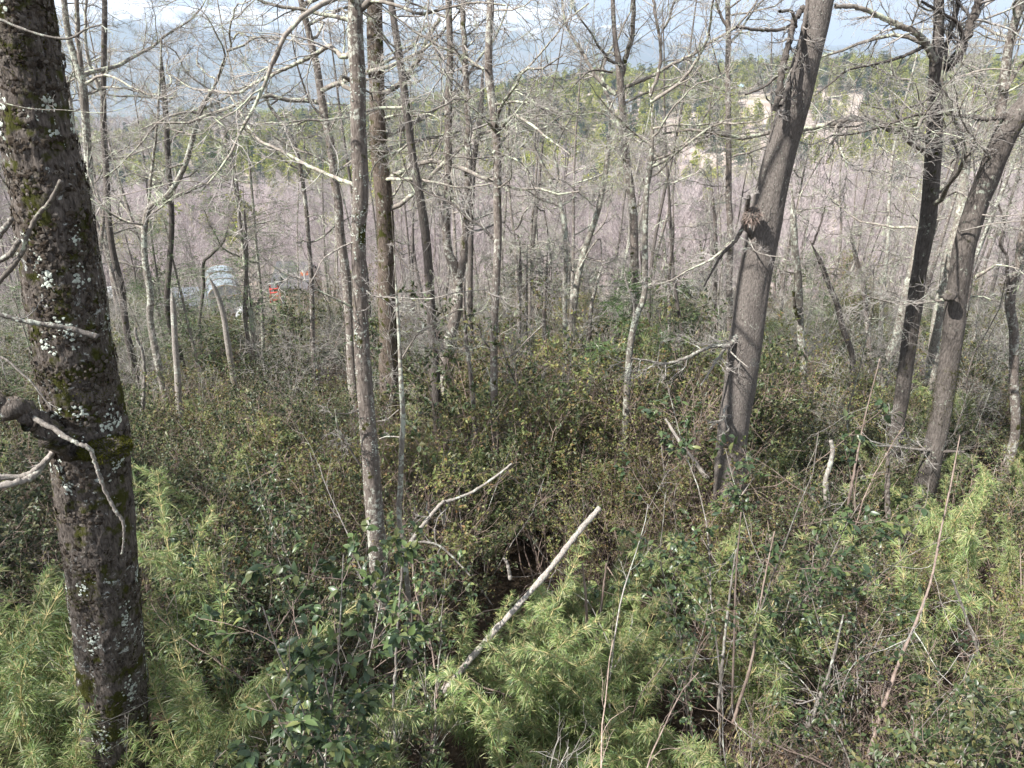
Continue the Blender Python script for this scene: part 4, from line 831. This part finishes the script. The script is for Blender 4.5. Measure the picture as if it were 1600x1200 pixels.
for px, py, Y, lab in ((340, 185, 20, 'wispy evergreen tree hanging in front of the pinkish valley, upper left'), (272, 345, 19, 'green wispy evergreen beside the stripped snag'), (225, 430, 19, 'dark wispy evergreen low between the left trunks'), (20, 440, 15, 'wispy evergreen behind the big mossy trunk at the left edge'), (1230, 500, 17, 'dim evergreen sapling behind the ragged pale trunk'), (1590, 470, 19, 'wispy evergreen at the right edge'), (308, 415, 27, 'wispy evergreen half hiding the shed roof'), (448, 412, 26, 'wispy evergreen half hiding the dark-roofed house')):
    P = at(px, py, Y); z = T1(P[0], Y); plant('evergreen_sapling', WIS[0], P[0], Y, lab, 'evergreen', None, (P[2]-z)/5.2, G3, 0, .03)

SAP = []
for k in range(5):
    g = np.random.default_rng(700+k); A = Acc(); K = 12; ts = np.linspace(0, 1, K); h = 5.0
    P0 = np.stack([.3*vn(np.stack([ts*4, ts*0+k, ts*0], -1)), .3*vn(np.stack([ts*4, ts*0+k+5, ts*0], -1)), -.1+h*ts], -1)[None]; R0 = (.026*np.linspace(1, .2, K))[None]; tubes(A, P0, R0, 6, 0)
    P1, R1 = grow(g, P0, R0, 17, 1.35, (30, 75), 8, .15, .1, .2, 1, .55, .3, .005); P2, R2 = grow(g, P1, R1, 7, .55, (25, 65), 6, .17, .05, .15, 1, .6, .5, .0035); P3, R3 = grow(g, P2, R2, 4, .24, (25, 60), 4, .15, .03, .1, 1, .7, .6, .003)
    B = Acc(); tubes(B, P1, R1, 4, 0); tubes(B, P2, R2, 3, 1); tubes(B, P3, R3, 3, 1); SAP.append((A.mesh('trunk', [M[['grey', 'pale', 'dark', 'grey', 'pale'][k]]]), B.mesh('branches', [M['branch'], M['twig']])))
G8 = np.random.default_rng(123)
for k in range(170):
    Y = 11+36*G8.random()**.9; x = G8.uniform(-.74, .74)*Y; px, py, _ = pix(np.array([x, Y, T1(x, Y)+3])); k5 = int(G8.integers(5)); wh = near(float(px), float(py)); sh = G8.uniform(.45, 1.1); kn = ['grey', 'pale', 'dark', 'grey', 'pale'][k5]; hn = 'low' if sh < .75 else 'tall'
    plant('bare_sapling', SAP[k5], x, Y, f'{hn} leafless {kn} sapling {wh}', 'sapling', f'{hn} {kn} saplings {wh}', sh, G8, 0, .08, ('trunk', 'branches'))
# taller evergreen bushes and saplings that break the line of the thicket further down
G7 = np.random.default_rng(99)
for k in range(46):
    Y = G7.uniform(14, 46); x = G7.uniform(-.72, .72)*Y; px, py, _ = pix(np.array([x, Y, T1(x, Y)+2.5]))
    if 255 < px < 385 and Y > 22 or 405 < px < 495 and Y > 22: continue
    wh = near(float(px), float(py)); h = G7.uniform(2.2, 4.6); kd = G7.random()
    if kd < .3: plant('conifer_sapling', CON[k % 2], x, Y, f'dark green conifer sapling in the thicket {wh}', 'conifer', f'conifer saplings {wh}', h/2.8*.8, G7, 0, .03)
    elif kd < .62: plant('evergreen_sapling', WIS[0], x, Y, f'wispy evergreen sapling in the thicket {wh}', 'evergreen', f'wispy saplings {wh}', h/5.2, G7, 0, .04)
    elif kd < .85: plant('leafy_shrub', SH_D[k % 4], x, Y, f'tall dark bush rising over the thicket {wh}', 'shrub', f'tall dark bushes {wh}', h/1.9, G7, 0, .05, solo_=True)
    else: plant('leafy_shrub', SH_L[k % 4], x, Y, f'tall light green bush rising over the thicket {wh}', 'shrub', f'tall light bushes {wh}', h/2.0, G7, 0, .05, solo_=True)
# ------------------------------------------------------------------ dead poles and sticks
def pole(name, label, pts, Y, w0, w1, mat='dead', cat='dead pole', group=None, seed=1, twn=0, lich=0, sides=10, jit=.12):
    Yv = Y if np.ndim(Y) else [Y]*len(pts); b = at(pts[-1][0], pts[-1][1], Yv[-1]); root = empty(name, b); tag(root, label, cat, group)
    solo(root, b, pts, Yv, w0, w1, mat, sides, jit, 'pole', twn, seed, 10, lich); return root
pole('fallen_pole', 'pale dead pole leaning up to the right over the bamboo, sawn-looking end on top', [(937, 794), (900, 836), (860, 888), (810, 945), (760, 1000), (710, 1060), (690, 1082)], [6.0, 5.8, 5.55, 5.3, 5.15, 5.0, 4.95], 8.5, 9.5, cat='dead pole', lich=90, sides=16, jit=.07)
pole('fallen_branch', 'thin forked dead branch leaning up to the right from the white-flecked sapling', [(800, 724), (770, 748), (735, 770), (700, 783), (690, 786), (668, 812), (645, 842), (636, 862)], [6.2, 6.1, 6., 5.9, 5.85, 5.8, 5.75, 5.7], 3, 7, cat='branch', seed=3, twn=5)
pole('fallen_branch', 'slender dead branch arching right below the thin forked one', [(735, 900), (705, 868), (680, 850), (640, 845)], [5.6, 5.7, 5.7, 5.7], 2.5, 4, cat='branch', seed=4, twn=4)
pole('pale_stem', 'white wavy thin stem running down to the bottom edge beside the slender trunk foot', [(630, 868), (626, 920), (621, 980), (618, 1040), (614, 1100), (618, 1150), (622, 1210)], [4.5, 4.45, 4.4, 4.35, 4.3, 4.25, 4.2], 3, 5, cat='stem', seed=5, jit=.3)
pole('dead_stump', 'broken grey stick with a two-pronged top standing in the right-hand thicket', [(1298, 688), (1301, 705), (1296, 730), (1290, 752), (1293, 790)], 8.6, 6, 9, 'dead', 'stump', seed=6, jit=.04)
pole('dead_stump', 'sharp brown stump standing at the foot of the forking dark trunk', [(1386, 708), (1388, 740), (1386, 770), (1388, 810)], 8.8, 5, 10, 'grey', 'stump', seed=7)
pole('brown_stem', 'smooth reddish-brown stem leaning right across the lower right corner', [(1500, 680), (1485, 760), (1470, 830), (1455, 905), (1432, 970), (1405, 1035), (1375, 1120), (1352, 1200)], [6.3, 5.9, 5.6, 5.3, 5.0, 4.8, 4.6, 4.4], 1.5, 6.5, 'redtwig', 'stem', seed=8, twn=7)
pole('pale_stem', 'pale stem leaning right at the bottom of the lower right tangle', [(1318, 960), (1304, 1020), (1292, 1060), (1275, 1105), (1255, 1160), (1240, 1215)], 4.7, 3, 7, 'dead', 'stem', seed=9, twn=6)
pole('pale_stem', 'pale stem leaning left near the right edge of the lower right tangle', [(1488, 905), (1508, 960), (1524, 1005), (1532, 1040)], 5.4, 3, 6, 'dead', 'stem', seed=10, twn=4)
pole('upright_stem', 'leftmost of three upright stems under the tall glossy shrub', [(1150, 860), (1140, 930), (1130, 1020), (1122, 1110)], 5.0, 2, 6, 'dead', 'stem', seed=11, twn=3)
pole('upright_stem', 'thin straight middle one of three upright stems under the tall glossy shrub', [(1158, 800), (1150, 900), (1147, 1000), (1143, 1120)], 4.9, 2, 4, 'redtwig', 'stem', seed=12, twn=3)
pole('upright_stem', 'rightmost of three upright stems, leaning right under the tall glossy shrub', [(1210, 830), (1190, 930), (1175, 1030), (1145, 1130)], 5.1, 1.6, 5, 'redtwig', 'stem', seed=13, twn=4)
pole('upright_stem', 'left one of two brown stems above the bamboo bank', [(910, 880), (915, 930), (918, 985)], 5.8, 3, 5, 'redtwig', 'stem', seed=14)
pole('upright_stem', 'right one of two brown stems above the bamboo bank', [(948, 880), (940, 940), (932, 1005)], 5.9, 3, 6, 'redtwig', 'stem', seed=15)
pole('pale_stem', 'wavy pale stick standing left of the stripped snag', [(211, 512), (214, 530), (222, 548), (226, 580), (225, 612), (222, 645)], 13, 4, 6, 'dead', 'stick', seed=16)
pole('dead_stump', 'short broken stick poking out of the bamboo right of the leaning pole foot', [(788, 872), (794, 885), (797, 905)], 6.2, 4, 6, 'dead', 'stick', seed=17)
pole('fallen_branch', 'grey curved branch lying against the foot of the big smooth trunk', [(1040, 655), (1062, 690), (1085, 720), (1105, 748)], [10.5, 10, 9.8, 9.7], 4, 7, 'dead', 'branch', seed=18, twn=3)
pole('brown_stem', 'long thin brown stem leaning right above the sharp stump', [(1375, 560), (1352, 650), (1338, 720), (1325, 790)], 7.8, 1.2, 4, 'redtwig', 'stem', seed=19, twn=7)
# loose dead sticks all through the thicket
STK = []
for k in range(7):
    g = np.random.default_rng(400+k); A = Acc(); K = 14; L = g.uniform(1.5, 2.8); d = nrm(np.array([g.normal()*.35, g.normal()*.35, 1])); p = [np.zeros(3)]
    for j in range(K-1): p.append(p[-1]+d*L/K); d = nrm(d+g.normal(size=3)*.10)
    P0 = np.array(p)[None]; R0 = (g.uniform(.006, .013)*np.linspace(1, .35, K))[None]; tubes(A, P0, R0, 6, 0); P1, R1 = grow(g, P0, R0, 7, .6, (20, 60), 7, .16, .05, .2, 1, .6, .35, .0025); tubes(A, P1, R1, 4, 0)
    P2, R2 = grow(g, P1, R1, 3, .25, (20, 60), 5, .16, .05, .2, 1, .6, .5, .0018); tubes(A, P2, R2, 3, 0); STK.append(A.mesh('dead_stick', [M[['dead', 'twig', 'redtwig', 'dead', 'branch', 'redtwig', 'pale'][k]]]))
G4 = np.random.default_rng(55)
for k in range(230):
    y_ = 3.1+15*G4.random()**1.2; x = G4.uniform(-.76, .76)*(y_+1)
    if math.hypot(x+3.0, y_-4.0) < 1.1: continue
    o = link('dead_stick', STK[G4.integers(7)]); o.location = (x, y_, T1(x, y_)+G4.uniform(.3, .8)); o.rotation_euler = (G4.normal()*.55, G4.normal()*.55, G4.uniform(0, 6.28)); s = G4.uniform(.6, 1.05); o.scale = (s, s, s)
    px, py, _ = pix(np.array([x, y_, T1(x, y_)+1.6])); wh = near(float(px), float(py)); kn = {'dead': 'pale', 'twig': 'grey', 'redt': 'reddish-brown', 'bran': 'dark grey', 'pale': 'whitish'}[o.data.materials[0].name[:4]] if False else ('thick' if s > .88 else 'thin')
    tag(o, f'{kn} dead stick poking out of the undergrowth {wh}', 'stick', f'{kn} dead sticks {wh}')

# ------------------------------------------------------------------ scattered masses (stuff) by geometry nodes
def scatter(name, pts, protos, rz, sc, idx, label, kind='stuff', flat=None):
    me = bpy.data.meshes.new(name); n = len(pts); me.vertices.add(n); me.vertices.foreach_set('co', np.asarray(pts, np.float32).ravel())
    for nm, v, ty in (('rz', rz, 'FLOAT'), ('sc', sc, 'FLOAT'), ('ix', idx, 'INT')):
        a = me.attributes.new(nm, ty, 'POINT'); a.data.foreach_set('value', np.asarray(v, np.float32 if ty == 'FLOAT' else np.int32))
    o = link(name, me); ng = bpy.data.node_groups.new(name, 'GeometryNodeTree'); ng.interface.new_socket('Geometry', in_out='INPUT', socket_type='NodeSocketGeometry'); ng.interface.new_socket('Geometry', in_out='OUTPUT', socket_type='NodeSocketGeometry')
    N = ng.nodes; gi = N.new('NodeGroupInput'); go = N.new('NodeGroupOutput'); jn = N.new('GeometryNodeJoinGeometry')
    def attr(nm, ty):
        a = N.new('GeometryNodeInputNamedAttribute'); a.data_type = ty; a.inputs['Name'].default_value = nm; return a.outputs['Attribute']
    ar, as_, ai = attr('rz', 'FLOAT'), attr('sc', 'FLOAT'), attr('ix', 'INT'); cx = N.new('ShaderNodeCombineXYZ'); ng.links.new(ar, cx.inputs['Z'])
    for k, pm in enumerate(protos):
        po = bpy.data.objects.new(name+'_source', pm); oi = N.new('GeometryNodeObjectInfo'); oi.inputs['Object'].default_value = po
        cmp_ = N.new('FunctionNodeCompare'); cmp_.data_type = 'INT'; cmp_.operation = 'EQUAL'; ng.links.new(ai, cmp_.inputs[2]); cmp_.inputs[3].default_value = k
        ip = N.new('GeometryNodeInstanceOnPoints'); ng.links.new(gi.outputs[0], ip.inputs['Points']); ng.links.new(cmp_.outputs[0], ip.inputs['Selection']); ng.links.new(oi.outputs['Geometry'], ip.inputs['Instance'])
        ng.links.new(cx.outputs[0], ip.inputs['Rotation']); ng.links.new(as_, ip.inputs['Scale']); ng.links.new(ip.outputs[0], jn.inputs[0])
    ng.links.new(jn.outputs[0], go.inputs[0]); md = o.modifiers.new('scatter', 'NODES'); md.node_group = ng
    tag(o, kind=kind); 
    if label: o['label'] = label
    return o
FS = [shrub_proto(300+k, 1.9, 8, .065, .035, ['dleaf', 'lleaf', 'dleaf', 'lleaf'][k], 9, .6, far=True) for k in range(4)]
for k in range(2):
    g = np.random.default_rng(310+k); A = Acc(); P0 = stems(g, 9, 2.1, .7, 8, .14); R0 = np.broadcast_to(.012*np.linspace(1, .3, 8), (9, 8)); P1, R1 = grow(g, P0, R0, 8, .9, (25, 65), 7, .14, .05, .2, 1, .6, .35, .005); P2, R2 = grow(g, P1, R1, 5, .42, (25, 65), 4, .14, .03, .15, 1, .7, .5, .0035)
    tubes(A, P0, R0, 4, 0); tubes(A, P1, R1, 3, 0); tubes(A, P2, R2, 3, 0); FS.append(A.mesh('thicket_shrub', [M['twig']]))
fp = np.array(far_pts); nf = len(fp); fz = T(fp[:, 0], fp[:, 1]); g = np.random.default_rng(61)
pxf, pyf, _ = pix(np.stack([fp[:, 0], fp[:, 1], fz+1.5], -1)); ixf = g.choice(6, nf, p=[.24, .11, .23, .08, .17, .17])
keep = ~((fp[:, 1] > 30) & (pxf > 250) & (pxf < 500) & (g.random(nf) < .45)); fs_ = .92*g.uniform(.55, 1.35, nf)*(1+.5*n2(fp[:, 0], fp[:, 1], 4.5, 2, 45))*np.interp(fp[:, 1], [18, 28, 45], [1, .78, .6])
scatter('thicket', np.stack([fp[:, 0], fp[:, 1], fz], -1)[keep], FS, g.uniform(0, 6.28, nf)[keep], fs_[keep], ixf[keep], 'mass of shrubs and brambles covering the slope between the trunks')

# ------------------------------------------------------------------ valley wood (bare trees) and hill wood
def bare_proto(seed, h, lod=0):
    g = np.random.default_rng(seed); A = Acc(); K = 10; ts = np.linspace(0, 1, K)
    P0 = np.stack([.35*vn(np.stack([ts*3, ts*0+seed, ts*0], -1)), .35*vn(np.stack([ts*3, ts*0+seed+5, ts*0], -1)), -.3+h*ts], -1)[None]; R0 = (.12*np.linspace(1, .2, K))[None]
    P1, R1 = grow(g, P0, R0, 22, h*.42, (20, 48), 7, .12, .25, .22, 1, .55, .25, .02); P2, R2 = grow(g, P1, R1, 7, h*.2, (20, 50), 5, .13, .2, .15, 1, .6, .4, .012)
    P3, R3 = grow(g, P2, R2, 5, h*.10, (20, 50), 4, .12, .15, .1, 1, .6, .5, .009)
    B = Acc(); tubes(A, P0, R0, 6, 0); C = A if lod else B; mi = 1 if lod else 0
    tubes(C, P1, R1, 4 if not lod else 3, mi); tubes(C, P2, R2, 3, mi); tubes(C, P3, R3, 3, mi)
    if lod: return A.mesh('bare_tree', [M['grey'], M['purple']])
    return A.mesh('trunk', [M['grey']]), B.mesh('crown', [M['purple']])
BT = [bare_proto(500+k, 10.5) for k in range(5)]; BF = [bare_proto(500+k, 10.5, 1) for k in range(5)]
def ever_proto(seed, h, mat, n=900, cone=.5):
    g = np.random.default_rng(seed); A = Acc(); K = 6; P0 = np.stack([np.zeros(K), np.zeros(K), np.linspace(-.5, h*.9, K)], -1)[None]; tubes(A, P0, (.16*np.linspace(1, .2, K))[None], 5, 0)
    nl = 16; lt_ = g.uniform(.22, .98, nl); la = g.uniform(0, 6.28, nl); lr = h*.26*(1-cone*lt_)*g.uniform(.1, .85, nl); lc = np.stack([np.cos(la)*lr, np.sin(la)*lr, h*lt_], -1); ls = h*.13*(1.2-cone*lt_)*g.uniform(.7, 1.3, nl)
    k = g.integers(nl, size=n); d = nrm(g.normal(size=(n, 3))); pos = lc[k]+d*(ls[k]*g.uniform(.55, 1.05, n))[:, None]*np.array([1, 1, .8])
    leaves(A, pos, d+g.normal(size=(n, 3))*.5, .62*g.uniform(.5, 1.3, n), .42, .2, 1, g)
    return A.mesh('evergreen_tree', [M['dark'], M[mat]])
ET = [ever_proto(520, 11, 'ever'), ever_proto(521, 12, 'ever', 1000, .6), ever_proto(522, 10, 'ever'), ever_proto(523, 13, 'everdark', 1000, .85), ever_proto(524, 11, 'everdark')]
G5 = np.random.default_rng(71); V_pts = []; y = 50.
while y < 335:
    st = 4.6 if y < 120 else 6.0
    for x in np.arange(-(y*.80+8), y*.80+8, st): V_pts.append((x+G5.uniform(-.45, .45)*st, y+G5.uniform(-.45, .45)*st))
    y += st
V_pts = np.array(V_pts); vz = T(V_pts[:, 0], V_pts[:, 1]); vpx, vpy, _ = pix(np.stack([V_pts[:, 0], V_pts[:, 1], vz+5], -1))
clear = (((V_pts[:, 1] < 92) & (vpx > 255) & (vpx < 395) ) | ((V_pts[:, 1] < 86) & (vpx > 405) & (vpx < 500))) & (G5.random(len(vz)) < .82)
ev = (n2(V_pts[:, 0], V_pts[:, 1], 34, 3, 81)*1.25 + .75*sst((V_pts[:, 1]-170)/80)*(vpx > 560)*(vpx < 1010) > .46) & (V_pts[:, 1] > 90)
V_pts, vz, ev = V_pts[~clear], vz[~clear], ev[~clear]; order = np.argsort(V_pts[:, 1]); V_pts, vz, ev = V_pts[order], vz[order], ev[order]
bare_i = np.where(~ev)[0]
for i in bare_i[:300]:
    k = int(G5.integers(5)); s = G5.uniform(.7, 1.1); root = link('bare_tree', BT[k][0]); root.location = (V_pts[i, 0], V_pts[i, 1], vz[i]); root.rotation_euler = (0, 0, G5.uniform(0, 6.28)); root.scale = (s, s, s)
    link('crown', BT[k][1], root)
    side = 'left' if V_pts[i, 0] < -.25*V_pts[i, 1] else 'right' if V_pts[i, 0] > .25*V_pts[i, 1] else 'middle'
    vx, vy, _ = pix(np.array([V_pts[i, 0], V_pts[i, 1], vz[i]+6])); wh = near(float(vx), float(vy)); sz = 'low' if s < .85 else 'tall'
    tag(root, f'{sz} bare purplish-grey tree of the valley wood, {wh}', 'tree', f'{sz} bare valley trees, {wh}')
r_ = bare_i[300:]; n = len(r_)
scatter('bare_wood', np.stack([V_pts[r_, 0], V_pts[r_, 1], vz[r_]], -1), BF, G5.uniform(0, 6.28, n), G5.uniform(.7, 1.1, n), G5.integers(0, 5, n), 'purplish bare wood filling the valley')
# hill
H = []; y = 335.
while y < 700:
    for x in np.arange(-(y*.80+10), y*.80+10, 7.2): H.append((x+G5.uniform(-3.2, 3.2), y+G5.uniform(-3.2, 3.2)))
    y += 7.2
H = np.array(H); hz = T(H[:, 0], H[:, 1]); hx, hy, _ = pix(np.stack([H[:, 0], H[:, 1], hz], -1))
nz = n2(H[:, 0], H[:, 1], 45, 3, 91); nz2 = n2(H[:, 0], H[:, 1], 22, 2, 92)
green = nz + .55*sst((hx-520)/180)*(1-.55*sst((hx-1330)/160)) - .15*sst((hy-310)/60) > -.02
clr = ((hx > 1150) & (hx < 1345) & (hy > 148) & (hy < 260) & (nz2 < .25)) | ((nz2 > .42) & (hx > 600) & (hx < 1200)) | ((hx > 770) & (hx < 820) & (hy > 245) & (hy < 290)) | ((hx > 1030) & (hx < 1060) & (hy > 190) & (hy < 225))
keep = ~clr; H, hz, hx, green, nz2 = H[keep], hz[keep], hx[keep], green[keep], nz2[keep]
GE = np.concatenate([np.stack([H[green, 0], H[green, 1], hz[green]], -1), np.stack([V_pts[ev, 0], V_pts[ev, 1], vz[ev]], -1)]); GE = GE[np.argsort(GE[:, 1])]
for i in range(min(300, len(GE))):
    k = int(G5.choice(5, p=[.28, .26, .22, .1, .14])); s = G5.uniform(.7, 1.2); o = link('evergreen_tree', ET[k]); o.location = GE[i]; o.rotation_euler = (0, 0, G5.uniform(0, 6.28)); o.scale = (s, s, s)
    side = 'left' if GE[i, 0] < -.2*GE[i, 1] else 'right' if GE[i, 0] > .25*GE[i, 1] else 'middle'
    vx, vy, _ = pix(GE[i]+np.array([0, 0, 5.])); wh = near(float(vx), float(vy)); kn = 'dark pointed' if k > 2 else 'yellow-green rounded'
    tag(o, f'{kn} evergreen tree beyond the valley wood, {wh}', 'tree', f'{kn} evergreens, {wh}')
ge = GE[300:]; n = len(ge)
scatter('evergreen_wood', ge, ET, G5.uniform(0, 6.28, n), G5.uniform(.75, 1.45, n), G5.choice(5, n, p=[.28, .26, .22, .1, .14]), 'evergreen wood covering the far hill')
hb_ = np.stack([H[~green, 0], H[~green, 1], hz[~green]], -1); n = len(hb_)
scatter('bare_hill_wood', hb_, BF, G5.uniform(0, 6.28, n), G5.uniform(.6, .95, n), G5.integers(0, 5, n), 'bare grey wood on the far hill')

# ------------------------------------------------------------------ buildings
MW = plain('white_wall', (.5, .52, .54), .7, .12, 2); MR = plain('dark_roof', (.05, .05, .06), .6, .25, 3); MB = plain('blue_grey_roof', (.17, .20, .25), .5, .2, 2); MG = plain('film_sheet', (.24, .28, .31), .45, .35, 1.6)
MD = plain('window_glass', (.05, .07, .09), .15); MRED = plain('red_paint', (.62, .045, .03), .45); MO = plain('orange_paint', (.75, .2, .06), .5); MT = plain('timber', (.25, .17, .11), .8, .3, 4); MLB = plain('light_blue_paint', (.42, .62, .75), .5, .1)
def box(A, c, s, m=0):
    x, y, z = c; a, b, d = s[0]/2, s[1]/2, s[2]/2; V = [(x+i*a, y+j*b, z+k*d) for k in (-1, 1) for j in (-1, 1) for i in (-1, 1)]
    A.add(np.array(V), [np.array([[0, 2, 3, 1], [4, 5, 7, 6], [0, 1, 5, 4], [2, 6, 7, 3], [0, 4, 6, 2], [1, 3, 7, 5]])], m)
def house(name, label, x, y, z, w, d, h, rh, wall, roof, rz=0, wins=((-.25, .5), (.25, .5)), cat='house', door=True):
    root = empty(name, (x, y, z)); root.rotation_euler = (0, 0, rz); tag(root, label, cat)
    A = Acc(); V = np.array([(-w/2, -d/2, -2), (w/2, -d/2, -2), (w/2, d/2, -2), (-w/2, d/2, -2), (-w/2, -d/2, h), (w/2, -d/2, h), (w/2, d/2, h), (-w/2, d/2, h), (-w/2, 0, h+rh*.97), (w/2, 0, h+rh*.97)])
    A.add(V, [np.array([[0, 1, 5, 4], [2, 3, 7, 6]]), np.array([[1, 2, 6, 9, 5], [3, 0, 4, 8, 7]])]); link('wall', A.mesh('wall', [wall], False), root)
    for s in (-1, 1):
        A = Acc(); o = .35; t = .12; ex = rh/(d/2)*o; P = np.array([(-w/2-o, 0, h+rh), (w/2+o, 0, h+rh), (w/2+o, s*(d/2+o), h-ex), (-w/2-o, s*(d/2+o), h-ex)]); V = np.concatenate([P, P+[0, 0, t]])
        A.add(V, [np.array([[0, 1, 2, 3], [4, 7, 6, 5], [0, 4, 5, 1], [1, 5, 6, 2], [2, 6, 7, 3], [3, 7, 4, 0]])]); link('roof', A.mesh('roof', [roof], False), root)
    for wx, wh in wins:
        A = Acc(); box(A, (wx*w, -d/2-.02, h*wh), (w*.13, .06, h*.36)); f = link('window', A.mesh('window', [MT], False), root)
        A = Acc(); box(A, (wx*w, -d/2-.055, h*wh), (w*.11, .02, h*.30)); link('pane', A.mesh('pane', [MD], False), f)
    if door: A = Acc(); box(A, (0, -d/2-.03, h*.36), (w*.10, .06, h*.72)); link('door', A.mesh('door', [MT], False), root)
    return root
# greenhouse: arched film end with a blue-grey roof beside it
def put(px, py, Y): P = at(px, py, Y); return P[0], Y, P[2]
x, y_, z = put(348, 436, 66); gh = T1(x, y_); H_ = z-gh
root = empty('greenhouse', (x, y_, gh)); root.rotation_euler = (0, 0, R(24)); tag(root, 'whitish film-covered greenhouse seen between the left-hand trunks', 'greenhouse')
A = Acc(); a_ = np.linspace(0, math.pi, 15); arc = np.stack([-np.cos(a_)*1.5, np.zeros(15), H_-1.6+np.sin(a_)*.95], -1); ys = np.linspace(-.0, 9, 10)
V = np.concatenate([arc+[0, yy, .05*math.sin(yy*3)] for yy in ys]); i = np.arange(9)[:, None]*15; j = np.arange(14)[None]; A.add(V, [np.stack([i+j, i+j+1, i+16+j, i+15+j], -1).reshape(-1, 4)])
link('cover', A.mesh('cover', [MG]), root)
A = Acc(); V = np.concatenate([arc, [(1.5, 0, -1), (-1.5, 0, -1)]]); A.add(V, [np.array([list(range(17))])]); link('end_wall', A.mesh('end_wall', [MG], False), root)
for k in range(4): A = Acc(); tubes(A, (arc+[0, k*3-.03, .03])[None], np.full((1, 15), .05), 5, 0); link('hoop', A.mesh('hoop', [MT]), root)
A = Acc(); box(A, (0, -.05, H_-2.6), (.07, .07, 4.2)); box(A, (0, -.05, H_-1.65), (2.9, .07, .07)); link('end_frame', A.mesh('end_frame', [MT], False), root)
x, y_, z = put(300, 440, 74); house('shed', 'long low shed with a blue-grey roof left of the greenhouse', x, y_, z-3.9, 5.2, 4.5, 2.0, 1.2, MW, MB, R(4), cat='shed')
x, y_, z = put(462, 410, 78); hs = house('house', 'house with a dark roof seen through the trunks right of the greenhouse', x, y_, z-5.2, 3.6, 5, 3.2, 2.0, MT, MR, R(-6))
x, y_, z = put(475, 424, 73); root = empty('orange_tarp', (x, y_, z)); tag(root, 'small orange tarp hung under the eave of the dark-roofed house', 'tarp'); A = Acc(); P_ = np.array([[(u*.75, .1*math.sin(u*5), -.42*v-.08*math.cos(u*4)) for u in np.linspace(-.5, .5, 7)] for v in np.linspace(0, 1, 4)]).reshape(-1, 3)
i = np.arange(3)[:, None]*7; j = np.arange(6)[None]; A.add(P_, [np.stack([i+j, i+7+j, i+8+j, i+j+1], -1).reshape(-1, 4)]); tm = link('cloth', A.mesh('cloth', [MO]), root); A = Acc(); tubes(A, np.array([[(-.45, 0, .02), (.45, 0, .02)]]), np.full((1, 2), .03), 5); tubes(A, np.array([[(-.42, 0, -4), (-.42, 0, .05)]]), np.full((1, 2), .04), 5); link('frame', A.mesh('frame', [MT]), root)
x, y_, z = put(428, 446, 56); root = empty('play_frame', (x, y_, z-1.1)); tag(root, 'small bright red metal frame beside the dark-roofed house', 'frame')
for s in (-1, 1): A = Acc(); tubes(A, np.array([[(-.1+s*.42, 0, -1.5), (s*.40, .05, .4), (s*.30-.05, .1, 1.1)]]), np.full((1, 3), .06), 6); link('post', A.mesh('post', [MRED]), root)
for k, zz in enumerate((.15, .45, .75)): A = Acc(); tubes(A, np.array([[(-.42, .03, zz), (.42, .08, zz+.1)]]), np.full((1, 2), .05), 6); link('rung', A.mesh('rung', [MRED]), root)
A = Acc(); tubes(A, np.array([[(-.4, .02, .05), (.0, -.5, .0), (.45, -.4, .02)]]), np.full((1, 3), .05), 6); link('seat_rail', A.mesh('seat_rail', [MRED]), root)
for px, py, Y, s, lab in ((387, 492, 40, .7, 'crumpled whitish sheet lying in the undergrowth below the greenhouse'), (174, 458, 48, .6, 'pale sheet showing between the two left-hand trunks')):
    x, y_, z = put(px, py, Y); g = np.random.default_rng(px); A = Acc(); n_ = 12; U = np.linspace(-1, 1, n_); X, Z = np.meshgrid(U, U); q = np.stack([X*2, Z*2, X*0+px], -1); V = np.stack([X*s, .5*s*fbm(q, 3, 3)+Z*.4*s, Z*s*.55+.25*s*fbm(q, 3, 7)], -1).reshape(-1, 3)
    i = np.arange(n_-1)[:, None]*n_; j = np.arange(n_-1)[None]; A.add(V, [np.stack([i+j, i+j+1, i+n_+j+1, i+n_+j], -1).reshape(-1, 4)]); o = link('sheet', A.mesh('sheet', [MW])); o.location = (x, y_, z); tag(o, lab, 'sheet')
# far houses
for px, py, Y, w, h, lab, rf in ((979, 172, 470, 4.5, 9, 'narrow white house high on the wooded hill, centre right', MB), (958, 160, 500, 6, 4, 'small whitish house left of the narrow white one on the hill', MB), (1156, 140, 560, 5, 4, 'light blue roofed house on the hill ridge', MLB)):
    x, y_, z = put(px, py, Y); house('hill_house', lab, x, y_, z-h*.5, w, w*1.1, h, w*.35, MW, rf, R(12))
G6 = np.random.default_rng(77)
for k in range(16):
    px = G6.uniform(560, 900); Y = G6.uniform(1700, 2700); x = (px-800)/F*Y/cp*1.0; z = float(T(np.array([x]), np.array([Y]))[0]); w = G6.uniform(11, 22)
    o = house('valley_house', 'tiny white building on the hazy plain beyond the hill', x, Y, z+1, w, w*.7, w*.4, w*.2, MW, MR if k % 2 else MW, G6.uniform(-.5, .5), cat='house', door=False); o['group'] = 'tiny buildings on the hazy plain'
# leaf litter on the floor
LP_ = []
A = Acc(); g = np.random.default_rng(88); n = 26000; yy = 3+17*g.random(n)**1.3; xx = g.uniform(-.8, .8, n)*(yy+1); zz = T(xx, yy)+.01
leaves(A, np.stack([xx, yy, zz], -1), g.normal(size=(n, 3))*[1, 1, .25], .05*g.uniform(.5, 1.2, n), .03, .25, 0, g)
tag(link('leaf_litter', A.mesh('leaf_litter', [leafmat('dry_leaves', [(.12, .075, .045), (.2, .14, .09), (.08, .055, .035), (.28, .21, .14)], .8, .1, .2)])), kind='stuff')['label'] = 'dry brown leaves lying on the forest floor'
